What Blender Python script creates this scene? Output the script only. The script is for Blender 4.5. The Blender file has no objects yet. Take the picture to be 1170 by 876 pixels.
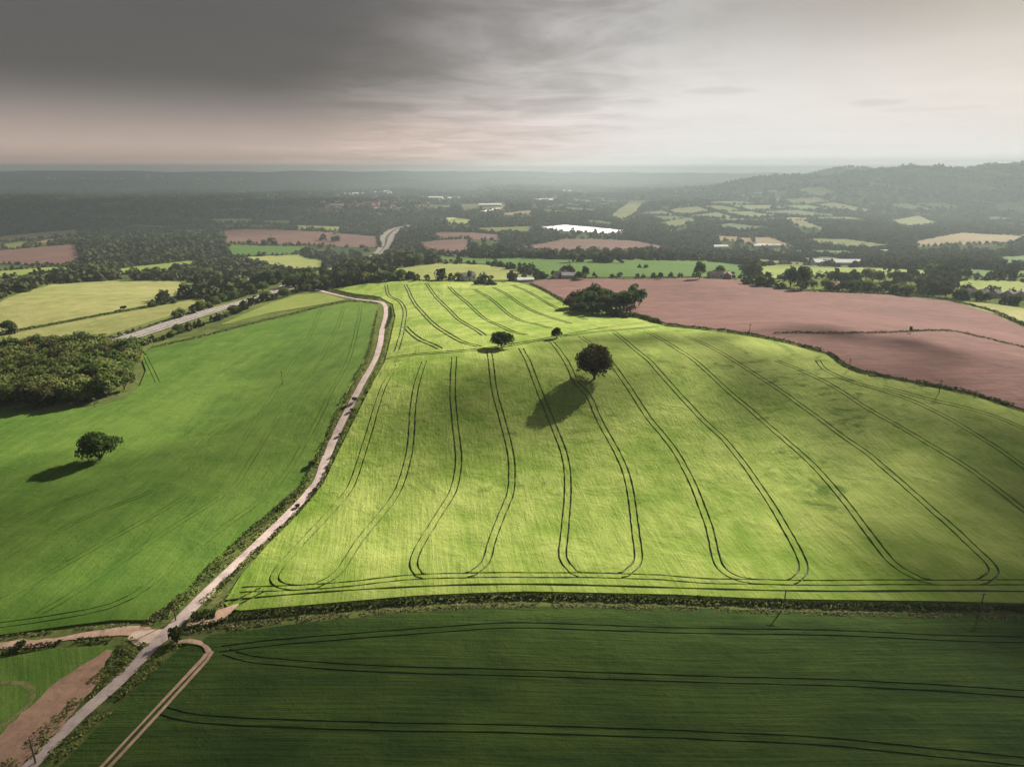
import bpy, math, random
import numpy as np
from mathutils import Vector, Matrix
from mathutils.geometry import delaunay_2d_cdt
random.seed(7); RNG = np.random.default_rng(7)
SC = bpy.context.scene
COL = SC.collection
R = math.radians
CAMZ, PITCH, F = 100.0, R(17.3), 780.0
SUN_AZ, SUN_EL = R(40), R(28.5)

# ------------------------------------------------------------------ terrain
def S(t):
    t = np.clip(t, 0, 1); return t*t*(3-2*t)
HILLS = [  # cx, cy, sx, sy, height
    (3250, 4400, 480, 620, 196), (2480, 4500, 420, 600, 168), (1900, 5200, 420, 700, 106), (3060, 6500, 480, 800, 186),
    (1600, 3500, 560, 380, 84), (820, 3000, 330, 330, 34), (3600, 3300, 900, 420, 70), (5200, 5200, 1300, 900, 160),
    (-3500, 12500, 2600, 1100, 138), (-7000, 12000, 2600, 1400, 112), (-600, 13000, 1900, 1200, 118), (2000, 13500, 1800, 1200, 82),
    (-9500, 12500, 2500, 1500, 110), (5000, 13500, 2600, 1400, 110), (-1700, 8500, 1500, 700, 45), (-5000, 8000, 1600, 700, 50), (400, 9000, 1200, 600, 50),
    (-900, 1500, 340, 220, 12), (-480, 640, 160, 120, 9),
]
def H(x, y):
    x = np.asarray(x, float); y = np.asarray(y, float)
    d = y - (288 + 0.10*x)
    sig = np.where(d < 0, 66.0, 190.0)
    lat = S((x+150)/130)*(1-0.55*S((x-130)/220))
    h = 21.0*np.exp(-(d/sig)**2)*lat
    d2 = (y-455)/70
    h = h - 2.2*np.exp(-d2*d2)*S((x+80)/80)*(1-S((x-120)/80))
    h = h - 24*S((-x-62)/340)*S((y-40)/160)
    h = h - 12*S((x-150)/320)*S((y-230)/220)
    h = h - 50*S((y-560)/950)
    near = 0.9*np.sin(x*0.021+1.0)*np.sin(y*0.026+0.4) + 0.5*np.sin(x*0.05-y*0.031)
    h = h + near*(1-S((y-900)/900))
    w = S((y-900)/1200)
    h = h + w*(7*np.sin(x*0.0026+0.7)*np.sin(y*0.0031+x*0.0007) + 5*np.sin(x*0.0047-y*0.0022+2))
    for cx, cy, sx, sy, a in HILLS:
        h = h + a*np.exp(-((x-cx)/sx)**2-((y-cy)/sy)**2)
    wf = S((y-2500)/3500)
    h = h + wf*(5*np.sin(x*0.0071+y*0.0013)+4*np.sin(x*0.0123+1.3)*np.cos(y*0.004) + 3*np.sin(x*0.023+0.6))
    return h
def at(px, py, off=0.0):
    """the ground point where the sight line of a photo pixel meets the terrain"""
    cx = (px-585)/F; cy = (438-py)/F
    d = np.array([cx, math.cos(PITCH)+math.sin(PITCH)*cy, -math.sin(PITCH)+math.cos(PITCH)*cy])
    t = np.concatenate([np.arange(40, 1600, 4.0), np.geomspace(1600, 16000, 900)])
    P = d[None, :]*t[:, None]
    g = CAMZ+P[:, 2]-H(P[:, 0], P[:, 1])
    k = np.argmax(g < 0)
    if not (g < 0).any(): k = len(t)-1
    a, b = t[max(k-1, 0)], t[k]
    for _ in range(30):
        m = .5*(a+b)
        if CAMZ+d[2]*m-float(H(d[0]*m, d[1]*m)) > 0: a = m
        else: b = m
    x, y = d[0]*b, d[1]*b
    return (x, y, float(H(x, y))+off)
def depth(p):
    return p[1]*math.cos(PITCH)+(CAMZ-p[2])*math.sin(PITCH)
def pts(lst): return [at(*p)[:2] for p in lst]
def resample(pl, step):
    pl = [np.array(p[:2], float) for p in pl]
    # Catmull-Rom through the points
    out = []
    n = len(pl)
    for i in range(n-1):
        p0 = pl[i-1] if i > 0 else 2*pl[0]-pl[1]
        p1, p2 = pl[i], pl[i+1]
        p3 = pl[i+2] if i+2 < n else 2*pl[-1]-pl[-2]
        L = np.linalg.norm(p2-p1); k = max(1, int(L/step))
        for j in range(k):
            t = j/k
            out.append(.5*((2*p1)+(-p0+p2)*t+(2*p0-5*p1+4*p2-p3)*t*t+(-p0+3*p1-3*p2+p3)*t**3))
    out.append(pl[-1]); return np.array(out)
def densify(poly, step):
    out = []
    for i in range(len(poly)):
        a = np.array(poly[i]); b = np.array(poly[(i+1) % len(poly)])
        k = max(1, int(np.linalg.norm(b-a)/step))
        for j in range(k): out.append(a+(b-a)*j/k)
    return np.array(out)
def inside(P, poly):
    P = np.asarray(P); poly = np.asarray(poly)
    c = np.zeros(len(P), bool); j = len(poly)-1
    for i in range(len(poly)):
        xi, yi = poly[i]; xj, yj = poly[j]
        cond = ((yi > P[:, 1]) != (yj > P[:, 1]))
        with np.errstate(divide='ignore', invalid='ignore'):
            xx = (xj-xi)*(P[:, 1]-yi)/((yj-yi) if yj != yi else 1e-9)+xi
        c ^= cond & (P[:, 0] < xx); j = i
    return c
def normals2(pl):
    t = np.gradient(pl, axis=0); t /= np.linalg.norm(t, axis=1)[:, None]+1e-9
    return np.stack([-t[:, 1], t[:, 0]], 1)

# ------------------------------------------------------------------ node helpers
def new_mat(name):
    m = bpy.data.materials.new(name); m.use_nodes = True; m.node_tree.nodes.clear(); return m, m.node_tree
class E:
    """tiny maths expression over shader nodes"""
    def __init__(s, nt, sock): s.nt, s.s = nt, sock
    def op(s, o, *a, clamp=False):
        n = s.nt.nodes.new('ShaderNodeMath'); n.operation = o; n.use_clamp = clamp
        for i, v in enumerate((s,)+a):
            if isinstance(v, E): s.nt.links.new(v.s, n.inputs[i])
            else: n.inputs[i].default_value = v
        return E(s.nt, n.outputs[0])
    def __add__(s, o): return s.op('ADD', o)
    def __sub__(s, o): return s.op('SUBTRACT', o)
    def __mul__(s, o): return s.op('MULTIPLY', o)
    def __truediv__(s, o): return s.op('DIVIDE', o)
    def sst(s, a, b, lo=0., hi=1.):
        n = s.nt.nodes.new('ShaderNodeMapRange'); n.interpolation_type = 'SMOOTHSTEP'
        s.nt.links.new(s.s, n.inputs[0])
        for i, v in zip((1, 2, 3, 4), (a, b, lo, hi)): n.inputs[i].default_value = v
        return E(s.nt, n.outputs[0])
def mixc(nt, f, a, b, mode='MIX'):
    n = nt.nodes.new('ShaderNodeMix'); n.data_type = 'RGBA'; n.blend_type = mode
    for k, v in ((0, f), (6, a), (7, b)):
        if isinstance(v, E): nt.links.new(v.s, n.inputs[k])
        elif hasattr(v, 'is_output'): nt.links.new(v, n.inputs[k])
        elif k == 0: n.inputs[0].default_value = v
        else: n.inputs[k].default_value = (*v, 1)
    return n.outputs[2]
def noise(nt, vec, scale, detail=4, rough=.55, dist=0.):
    n = nt.nodes.new('ShaderNodeTexNoise'); n.inputs['Scale'].default_value = scale
    n.inputs['Detail'].default_value = detail; n.inputs['Roughness'].default_value = rough; n.inputs['Distortion'].default_value = dist
    if vec is not None: nt.links.new(vec, n.inputs['Vector'])
    return E(nt, n.outputs['Fac'])
def coords(nt, rot=0., scl=(1, 1, 1)):
    t = nt.nodes.new('ShaderNodeTexCoord'); m = nt.nodes.new('ShaderNodeMapping')
    m.vector_type = 'TEXTURE' if False else 'POINT'
    m.inputs['Rotation'].default_value = (0, 0, rot)
    v = nt.nodes.new('ShaderNodeMapping'); v.inputs['Scale'].default_value = scl
    nt.links.new(t.outputs['Object'], m.inputs[0]); nt.links.new(m.outputs[0], v.inputs[0])
    return v.outputs[0]
def bump(nt, h, strength, dist):
    n = nt.nodes.new('ShaderNodeBump'); n.inputs['Strength'].default_value = strength; n.inputs['Distance'].default_value = dist
    nt.links.new(h.s, n.inputs['Height']); return n.outputs[0]
def finish(nt, col, rough=.85, nrm=None, spec=.15, trans=0., tcol=None):
    p = nt.nodes.new('ShaderNodeBsdfPrincipled'); o = nt.nodes.new('ShaderNodeOutputMaterial')
    if hasattr(col, 'is_output'): nt.links.new(col, p.inputs['Base Color'])
    else: p.inputs['Base Color'].default_value = (*col, 1)
    p.inputs['Roughness'].default_value = rough; p.inputs['Specular IOR Level'].default_value = spec
    if nrm is not None: nt.links.new(nrm, p.inputs['Normal'])
    if trans > 0:
        t = nt.nodes.new('ShaderNodeBsdfTranslucent'); mx = nt.nodes.new('ShaderNodeMixShader'); mx.inputs[0].default_value = trans
        if tcol is not None: nt.links.new(tcol, t.inputs['Color'])
        elif hasattr(col, 'is_output'): nt.links.new(col, t.inputs['Color'])
        else: t.inputs['Color'].default_value = (*col, 1)
        nt.links.new(p.outputs[0], mx.inputs[1]); nt.links.new(t.outputs[0], mx.inputs[2]); nt.links.new(mx.outputs[0], o.inputs[0])
    else: nt.links.new(p.outputs[0], o.inputs[0])
def plain(name, col, rough=.7, var=.25, scale=.8, spec=.2):
    m, nt = new_mat(name); v = coords(nt)
    n = noise(nt, v, scale, 4)
    c = mixc(nt, n.sst(.3, .7), [k*(1-var) for k in col], [min(1, k*(1+var)) for k in col])
    finish(nt, c, rough, None, spec); return m
def crop_mat(name, lo, hi, rot, fine=1.0, patch=None, streak=.5, bstr=.7, patch_th=(.62, .74)):
    """a standing crop: soft broad variation, drill rows along 'rot', ragged tillers"""
    m, nt = new_mat(name)
    w = coords(nt); row = coords(nt, rot, (1.1*fine, .045*fine, 1)); row2 = coords(nt, rot+.03, (.22, .012, 1))
    big = noise(nt, w, .011, 5, .55, .6); mid = noise(nt, w, .07, 5, .6, .3); fin = noise(nt, w, .8*fine, 5, .7); spk = noise(nt, w, 2.6*fine, 3, .7)
    st = noise(nt, row, 1, 3, .6); st2 = noise(nt, row2, 1, 4, .6)
    f = (big*.75+mid*.6+st*streak*.3+st2*streak*.6+fin*.25+spk*.12)/(1.72+.9*streak)
    c = mixc(nt, f.sst(.38, .62), lo, hi)
    if patch is not None:
        pn = noise(nt, coords(nt, rot, (.085, .013, 1)), 1, 7, .7, .5)
        pn2 = noise(nt, w, .012, 2, .5)
        c = mixc(nt, (pn*.7+pn2*.3).sst(*patch_th)*.85, c, patch)
    hh = fin*.22+spk*.16+st*.35*streak+mid*1.4
    finish(nt, c, 1., bump(nt, hh, bstr, 1.1), .02, 0); return m

M = {}
def build_materials():
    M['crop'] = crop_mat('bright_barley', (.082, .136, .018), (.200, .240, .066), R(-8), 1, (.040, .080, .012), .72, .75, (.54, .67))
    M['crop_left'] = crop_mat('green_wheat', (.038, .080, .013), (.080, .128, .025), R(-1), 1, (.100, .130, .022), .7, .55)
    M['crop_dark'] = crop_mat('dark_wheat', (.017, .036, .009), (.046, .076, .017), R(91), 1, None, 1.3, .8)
    M['crop_small'] = crop_mat('young_grass', (.05, .105, .018), (.10, .145, .035), R(-35), 1, (.16, .115, .06), .8, .5, (.50, .62))
    M['red_soil'] = crop_mat('red_ploughland', (.075, .044, .040), (.124, .070, .064), R(80), .5, (.085, .054, .046), 1.3, .6, (.52, .66))
    M['grass_pale'] = crop_mat('pale_pasture', (.105, .120, .038), (.185, .182, .078), R(20), .5, None, .6, .5)
    M['grass_olive'] = crop_mat('olive_pasture', (.085, .120, .028), (.14, .165, .045), R(70), .5, None, .5, .5)
    M['far_green'] = crop_mat('meadow_green', (0.036, 0.072, 0.016), (0.052, 0.092, 0.024), R(80), .3, None, .6, .3)
    M['far_yellow'] = crop_mat('yellow_meadow', (0.111, 0.132, 0.038), (0.157, 0.170, 0.060), R(50), .3, None, .5, .3)
    M['far_olive'] = crop_mat('olive_meadow', (0.054, 0.068, 0.020), (0.086, 0.094, 0.032), R(60), .3, None, .5, .3)
    M['far_tan'] = crop_mat('tan_stubble', (0.098, 0.079, 0.045), (0.143, 0.112, 0.064), R(80), .3, None, .6, .3)
    M['far_red'] = crop_mat('far_red_soil', (.064, .040, .035), (.100, .060, .052), R(80), .3, None, .6, .3)
    M['far_dark'] = crop_mat('dark_meadow', (.03, .048, .018), (.055, .075, .028), R(40), .3, None, .5, .3)
    M['wheeling'] = plain('trodden_wheeling', (.050, .068, .022), .9, .4, .9)
    M['wheeling_dark'] = plain('dark_wheeling', (.032, .042, .02), .9, .4, .7)
    M['wheeling_pale'] = plain('pale_wheeling', (.085, .12, .03), .9, .3, .5)
    M['dirt'] = plain('pink_dirt', (.36, .235, .175), .95, .25, .5)
    M['lane'] = lane_mat()
    M['asphalt'] = plain('motorway_tarmac', (.150, .130, .128), .95, .2, .15, 0)
    M['paint'] = plain('road_paint', (.75, .75, .72), .6, .1, .5)
    M['rail'] = plain('galvanised_barrier', (.35, .35, .36), .5, .1, .5)
    M['ground'] = ground_mat()
    M['leaf_oak'] = leaf_mat('oak_leaves', (0.036, 0.059, 0.017), (0.089, 0.121, 0.032))
    M['leaf_green'] = leaf_mat('green_leaves', (0.048, 0.083, 0.020), (0.129, 0.159, 0.045))
    M['leaf_pale'] = leaf_mat('pale_leaves', (0.073, 0.099, 0.029), (0.165, 0.178, 0.059))
    M['leaf_dark'] = leaf_mat('dark_leaves', (0.027, 0.047, 0.019), (0.062, 0.090, 0.034))
    M['leaf_copper'] = leaf_mat('brown_leaves', (0.038, 0.038, 0.016), (0.083, 0.071, 0.031))
    M['leaf_hedge'] = leaf_mat('hedge_leaves', (0.022, 0.035, 0.011), (0.069, 0.085, 0.027))
    M['leaf_far'] = leaf_mat('far_leaves', (0.021, 0.028, 0.014), (0.048, 0.054, 0.024), .004, .12)
    M['verge'] = leaf_mat('verge_weeds', (.065, .095, .022), (.17, .19, .060))
    M['dry'] = leaf_mat('dry_grass', (.14, .14, .065), (.30, .27, .15))
    M['bark'] = plain('bark', (.085, .065, .048), .9, .3, 1.5)
    M['wood'] = plain('pole_wood', (.10, .075, .055), .85, .2, 1)
    M['white_wall'] = plain('white_render', (.60, .58, .54), .9, .1, .5, 0)
    M['brick'] = plain('red_brick', (.27, .13, .10), .85, .15, .6)
    M['stone'] = plain('stone_wall', (.33, .29, .24), .85, .15, .6)
    M['slate'] = plain('slate_roof', (.13, .118, .118), .9, .2, .6, 0)
    M['tile'] = plain('red_tile_roof', (.33, .15, .11), .8, .15, .6)
    M['sheet'] = plain('pale_sheet_roof', (.46, .46, .46), .8, .1, .3, 0)
    M['dull_sheet'] = plain('dull_sheet_roof', (.26, .25, .25), .8, .1, .3, 0)
    M['glass'] = plain('window_glass', (.03, .035, .04), .15, .05, .3, .5)
    M['concrete'] = plain('pale_concrete', (.40, .38, .36), .8, .1, .4)
    M['fleece'] = plain('white_crop_cover', (.68, .68, .67), .5, .03, .02)
    M['tyre'] = plain('tyre_rubber', (.02, .02, .02), .8, .1, 2)
    for n, c in (('white', (.75, .75, .75)), ('red', (.35, .03, .03)), ('silver', (.42, .43, .45)), ('blue', (.03, .06, .18)), ('black', (.02, .02, .022))):
        M['car_'+n] = plain('car_paint_'+n, c, .3, .03, .3, .5)
def leaf_mat(name, lo, hi, sc=.35, tr=.30):
    m, nt = new_mat(name); v = coords(nt)
    oi = nt.nodes.new('ShaderNodeObjectInfo'); rnd = E(nt, oi.outputs['Random'])
    n = noise(nt, v, sc, 3, .6); n2 = noise(nt, v, 2.3, 2)
    f = n*.6+n2*.25+rnd*.3
    c = mixc(nt, f.sst(.32, .85), lo, hi)
    finish(nt, c, .9, None, 0., tr); return m
def lane_mat():
    m, nt = new_mat('worn_lane'); v = coords(nt)
    n = noise(nt, v, .35, 5, .65); n2 = noise(nt, v, 2.5, 4, .7); n3 = noise(nt, v, .06, 3)
    c = mixc(nt, (n*.6+n2*.25+n3*.25).sst(.38, .68), (.205, .165, .16), (.35, .29, .27))
    finish(nt, c, .85, bump(nt, n2, .25, .05), 0.); return m
def ground_mat():
    m, nt = new_mat('rough_ground'); v = coords(nt)
    a = noise(nt, v, .006, 6, .6, .4); b = noise(nt, v, .05, 5, .65); c_ = noise(nt, v, .6, 4, .65); r = noise(nt, v, .12, 3)
    c = mixc(nt, (a*.35+b*.35+c_*.35).sst(.40, .65), (.036, .052, .017), (.095, .115, .035))
    c = mixc(nt, (r*.6+c_*.4).sst(.57, .70)*.35, c, (.20, .14, .085))
    # woodland floor and scrub further out
    ge = nt.nodes.new('ShaderNodeNewGeometry'); sx = nt.nodes.new('ShaderNodeSeparateXYZ'); nt.links.new(ge.outputs['Position'], sx.inputs[0])
    far = E(nt, sx.outputs[1]).sst(600, 1500)
    c2 = mixc(nt, (a*.5+b*.5).sst(.42, .62), (.022, .034, .015), (.050, .060, .026))
    c = mixc(nt, far, c, c2)
    finish(nt, c, .9, bump(nt, b*.4+c_*.5, .6, .7), 0.); return m

# ------------------------------------------------------------------ object helpers
def tag(o, label=None, cat=None, group=None, kind=None):
    if label: o['label'] = label
    if cat: o['category'] = cat
    if group: o['group'] = group
    if kind: o['kind'] = kind
    return o
def mesh_obj(name, verts, faces, mats, parent=None, fmat=None, smooth=False):
    me = bpy.data.meshes.new(name)
    if isinstance(verts, np.ndarray): verts = verts.tolist()
    me.from_pydata(verts, [], faces)
    for m in (mats if isinstance(mats, (list, tuple)) else [mats]): me.materials.append(m)
    if fmat is not None: me.polygons.foreach_set('material_index', np.asarray(fmat, np.int32))
    if smooth: me.polygons.foreach_set('use_smooth', np.ones(len(me.polygons), bool))
    me.update()
    o = bpy.data.objects.new(name, me); COL.objects.link(o)
    if parent: o.parent = parent
    return o
def quads_mesh(name, V, mat):
    """V: (N,4,3) loose leaf faces -> mesh"""
    V = np.asarray(V, np.float32); n = len(V)
    me = bpy.data.meshes.new(name)
    me.vertices.add(n*4); me.vertices.foreach_set('co', V.reshape(-1))
    me.loops.add(n*4); me.loops.foreach_set('vertex_index', np.arange(n*4, dtype=np.int32))
    me.polygons.add(n); me.polygons.foreach_set('loop_start', np.arange(0, n*4, 4, dtype=np.int32))
    me.materials.append(mat); me.update(calc_edges=True)
    return me
def link(name, me, parent=None):
    o = bpy.data.objects.new(name, me); COL.objects.link(o)
    if parent: o.parent = parent
    return o
def empty(name, loc, rz=0, s=1):
    o = bpy.data.objects.new(name, None); COL.objects.link(o); o.location = loc; o.rotation_euler = (0, 0, rz)
    o.scale = (s, s, s) if not isinstance(s, tuple) else s; o.empty_display_size = .5; return o
def leaf_quads(C, N, size, rng, jit=.7):
    n = len(C)
    N = N+rng.normal(0, jit, (n, 3)); N /= np.linalg.norm(N, axis=1)[:, None]+1e-9
    a = np.cross(N, rng.normal(0, 1, (n, 3))); a /= np.linalg.norm(a, axis=1)[:, None]+1e-9
    b = np.cross(N, a)
    s = (size*rng.uniform(.65, 1.3, n))[:, None]
    k = rng.uniform(.55, .95, (n, 1))
    return np.stack([C-a*s*.5-b*s*k*.35, C+a*s*.35-b*s*k*.5, C+a*s*.5+b*s*k*.4, C-a*s*.4+b*s*k*.5], 1)
def crown_quads(rng, rx, rz, zc, lobes, n, size, lobe=.42, flat=0.):
    """leaf clumps on many lobes spread through an uneven crown"""
    d = rng.normal(0, 1, (lobes, 3)); d /= np.linalg.norm(d, axis=1)[:, None]
    d[:, 2] = np.where(d[:, 2] < -.45, -d[:, 2]*.5, d[:, 2])
    rad = rng.uniform(.25, .78, lobes)[:, None]**.7
    c = d*rad*np.array([rx, rx, rz]); c[:, 2] += zc
    lr = rng.uniform(.7, 1.25, lobes)*lobe*rx*(1.15-.45*rad[:, 0])
    w = lr**2/np.sum(lr**2); idx = rng.choice(lobes, n, p=w)
    u = rng.normal(0, 1, (n, 3)); u /= np.linalg.norm(u, axis=1)[:, None]
    u[:, 2] = np.where(u[:, 2] < -.5, -u[:, 2], u[:, 2])
    P = c[idx]+u*(lr[idx]*rng.uniform(.72, 1.08, n))[:, None]*np.array([1, 1, rz/rx*.9+.1])
    return leaf_quads(P, u, size, rng)
def tube(V, Fc, p0, p1, r0, r1, n=7):
    p0, p1 = np.array(p0, float), np.array(p1, float); d = p1-p0; d /= np.linalg.norm(d)
    a = np.cross(d, [.3, .9, .1]); a /= np.linalg.norm(a); b = np.cross(d, a); k = len(V)
    for p, r in ((p0, r0), (p1, r1)):
        for i in range(n):
            t = 2*math.pi*i/n; V.append(tuple(p+r*(math.cos(t)*a+math.sin(t)*b)))
    for i in range(n): j = (i+1) % n; Fc.append((k+i, k+j, k+n+j, k+n+i))
    Fc.append(tuple(range(k+n, k+2*n)))
def box(V, Fc, c, s, rz=0):
    k = len(V); ca, sa = math.cos(rz), math.sin(rz)
    for dz in (-.5, .5):
        for dx, dy in ((-.5, -.5), (.5, -.5), (.5, .5), (-.5, .5)):
            x, y = dx*s[0], dy*s[1]; V.append((c[0]+x*ca-y*sa, c[1]+x*sa+y*ca, c[2]+dz*s[2]))
    for f in ((0, 3, 2, 1), (4, 5, 6, 7), (0, 1, 5, 4), (1, 2, 6, 5), (2, 3, 7, 6), (3, 0, 4, 7)): Fc.append(tuple(k+i for i in f))
def trunk_mesh(name, rng, h, r, spread, top, limbs=6):
    V, Fc = [], []
    tube(V, Fc, (0, 0, -.6), (0, 0, .5), r*1.5, r*1.05, 9); tube(V, Fc, (0, 0, .5), (0, 0, h), r*1.05, r*.7, 9)
    tube(V, Fc, (0, 0, h), (rng.normal(0, .1)*spread, rng.normal(0, .1)*spread, top*.85), r*.65, r*.12)
    for i in range(limbs):
        a = 2*math.pi*i/limbs+rng.uniform(-.4, .4); z0 = h*rng.uniform(.75, 1.1); e = spread*rng.uniform(.55, .85)
        mz = z0+(top-z0)*rng.uniform(.25, .4)
        mid = (math.cos(a)*e*.5, math.sin(a)*e*.5, mz)
        tube(V, Fc, (0, 0, z0), mid, r*.5, r*.3, 6)
        tube(V, Fc, mid, (math.cos(a)*e, math.sin(a)*e, mz+(top-mz)*rng.uniform(.3, .6)), r*.3, r*.08, 5)
    me = bpy.data.meshes.new(name); me.from_pydata(V, [], Fc); me.materials.append(M['bark']); me.update(); return me

# ------------------------------------------------------------------ ground sheets
def make_ground():
    def axis(lo, a, b, hi, step, g):
        c = list(np.arange(a, b+.1, step)); s = step
        x = b
        while x < hi: s = s*g; x += s; c.append(x)
        s = step; x = a; pre = []
        while x > lo: s = s*g; x -= s; pre.append(x)
        return np.array(pre[::-1]+c)
    X = axis(-13000, -340, 420, 13000, 5, 1.045); Y = axis(-2500, 60, 640, 17000, 5, 1.028)
    gx, gy = np.meshgrid(X, Y); Z = H(gx, gy)
    V = np.stack([gx, gy, Z], -1).reshape(-1, 3); nx, ny = len(X), len(Y)
    i = np.arange(nx*ny).reshape(ny, nx)
    Fq = np.stack([i[:-1, :-1], i[:-1, 1:], i[1:, 1:], i[1:, :-1]], -1).reshape(-1, 4)
    o = mesh_obj('ground', V, Fq.tolist(), M['ground'], smooth=True); tag(o, kind='structure')
FIELDS = []
def field(name, poly, mat, step, off=.55, strips=(), floor=.12, smat=None, world=False, reg=True):
    """a crop sheet standing 'off' above the ground; wheelings are real grooves cut through it"""
    P = [tuple(p) for p in poly] if world else pts(poly)
    if reg: FIELDS.append(np.array(P))
    B = densify(P, step); n0 = len(B)
    if np.sum(B[:, 0]*np.roll(B[:, 1], -1)-np.roll(B[:, 0], -1)*B[:, 1]) < 0: B = B[::-1].copy()
    verts = [Vector(b) for b in B]; faces = [list(range(n0))]
    mn, mx = B.min(0), B.max(0)
    gx, gy = np.meshgrid(np.arange(mn[0], mx[0], step), np.arange(mn[1], mx[1], step))
    G = np.stack([gx.ravel(), gy.ravel()], 1)+RNG.uniform(-.25, .25, (gx.size, 2))*step
    G = G[inside(G, B)]
    for pl, w in strips:
        nr = normals2(pl); k = len(verts)
        ww = w*(1+.25*np.sin(np.arange(len(pl))*1.7)+.14*np.sin(np.arange(len(pl))*.37+k))
        for p, q, wi in zip(pl, nr, ww): verts.append(Vector(p+q*wi*.5)); verts.append(Vector(p-q*wi*.5))
        for i in range(len(pl)-1): faces.append([k+2*i+1, k+2*i+3, k+2*i+2, k+2*i])
    verts += [Vector(g) for g in G]
    v2, e2, f2, ov, oe, of = delaunay_2d_cdt(verts, [], faces, 0, 1e-4, True)
    XY = np.array([(v[0], v[1]) for v in v2]); Z = H(XY[:, 0], XY[:, 1])
    out = []; lev = []; idx = {}
    Vo = []
    def vid(v, l):
        key = (v, l)
        if key not in idx:
            idx[key] = len(Vo); Vo.append((XY[v, 0], XY[v, 1], Z[v]+(off if l == 0 else floor if l == 1 else -.3)))
        return idx[key]
    edge = {}
    for f, o_ in zip(f2, of):
        if 0 not in o_: continue
        l = 1 if len(o_) > 1 else 0
        out.append([vid(v, l) for v in f]); lev.append(l)
        for a, b in zip(f, f[1:]+f[:1]): edge.setdefault((min(a, b), max(a, b)), []).append((a, b, l))
    for k, ls in edge.items():
        if len(ls) == 1:
            a, b, l = ls[0]; out.append([vid(b, l), vid(a, l), vid(a, 2), vid(b, 2)]); lev.append(0)
        elif ls[0][2] != ls[1][2]:
            a, b, l = ls[0] if ls[0][2] == 0 else ls[1]
            out.append([vid(b, 0), vid(a, 0), vid(a, 1), vid(b, 1)]); lev.append(0)
    me = bpy.data.meshes.new(name); me.from_pydata(Vo, [], out); me.materials.append(mat); me.materials.append(smat or M['wheeling'])
    me.polygons.foreach_set('material_index', np.array(lev, np.int32)); me.update()
    o = link(name, me); tag(o, kind='structure'); return o
def pair(pl, gap=2.1, w=.6, step=4):
    p = resample(pts(pl), 1.6)
    for _ in range(3): p[2:-2] = (p[:-4]+p[1:-3]*1.5+p[2:-2]*2+p[3:-1]*1.5+p[4:])/7
    p = p[::max(1, int(step/1.8))]; n = normals2(p)
    p = p+n*(np.convolve(RNG.normal(0, 1, len(p)+6), np.ones(7)/7, 'valid')*.22)[:, None]
    return [(p+n*gap*.5, w), (p-n*gap*.5, w)]
def ribbon(name, pl, width, mat, off=.16, step=4, kind='structure', world=False, cross=3, wob=0., parent=None):
    p = resample(pl if world else pts(pl), step); n = normals2(p)
    if not isinstance(width, (list, tuple)): width = [width, width]
    wd = np.interp(np.linspace(0, 1, len(p)), np.linspace(0, 1, len(width)), width)
    V, Fq = [], []
    r1 = RNG.normal(0, 1, len(p)+8); r1 = np.convolve(r1, np.ones(5)/5, 'same')[:len(p)]
    r2 = RNG.normal(0, 1, len(p)+8); r2 = np.convolve(r2, np.ones(5)/5, 'same')[:len(p)]
    for i in range(len(p)):
        for j in range(cross):
            t = j/(cross-1)*2-1
            s = t*wd[i]*.5+(wob*(r1[i] if t > 0 else r2[i])*abs(t))
            q = p[i]+n[i]*s; V.append((q[0], q[1], float(H(*q))+off-(.03 if abs(t) == 1 else 0)))
    for i in range(len(p)-1):
        for j in range(cross-1):
            a = i*cross+j; Fq.append((a, a+cross, a+cross+1, a+1))
    o = mesh_obj(name, V, Fq, mat, parent, smooth=True)
    if kind: tag(o, kind=kind)
    return o

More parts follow.
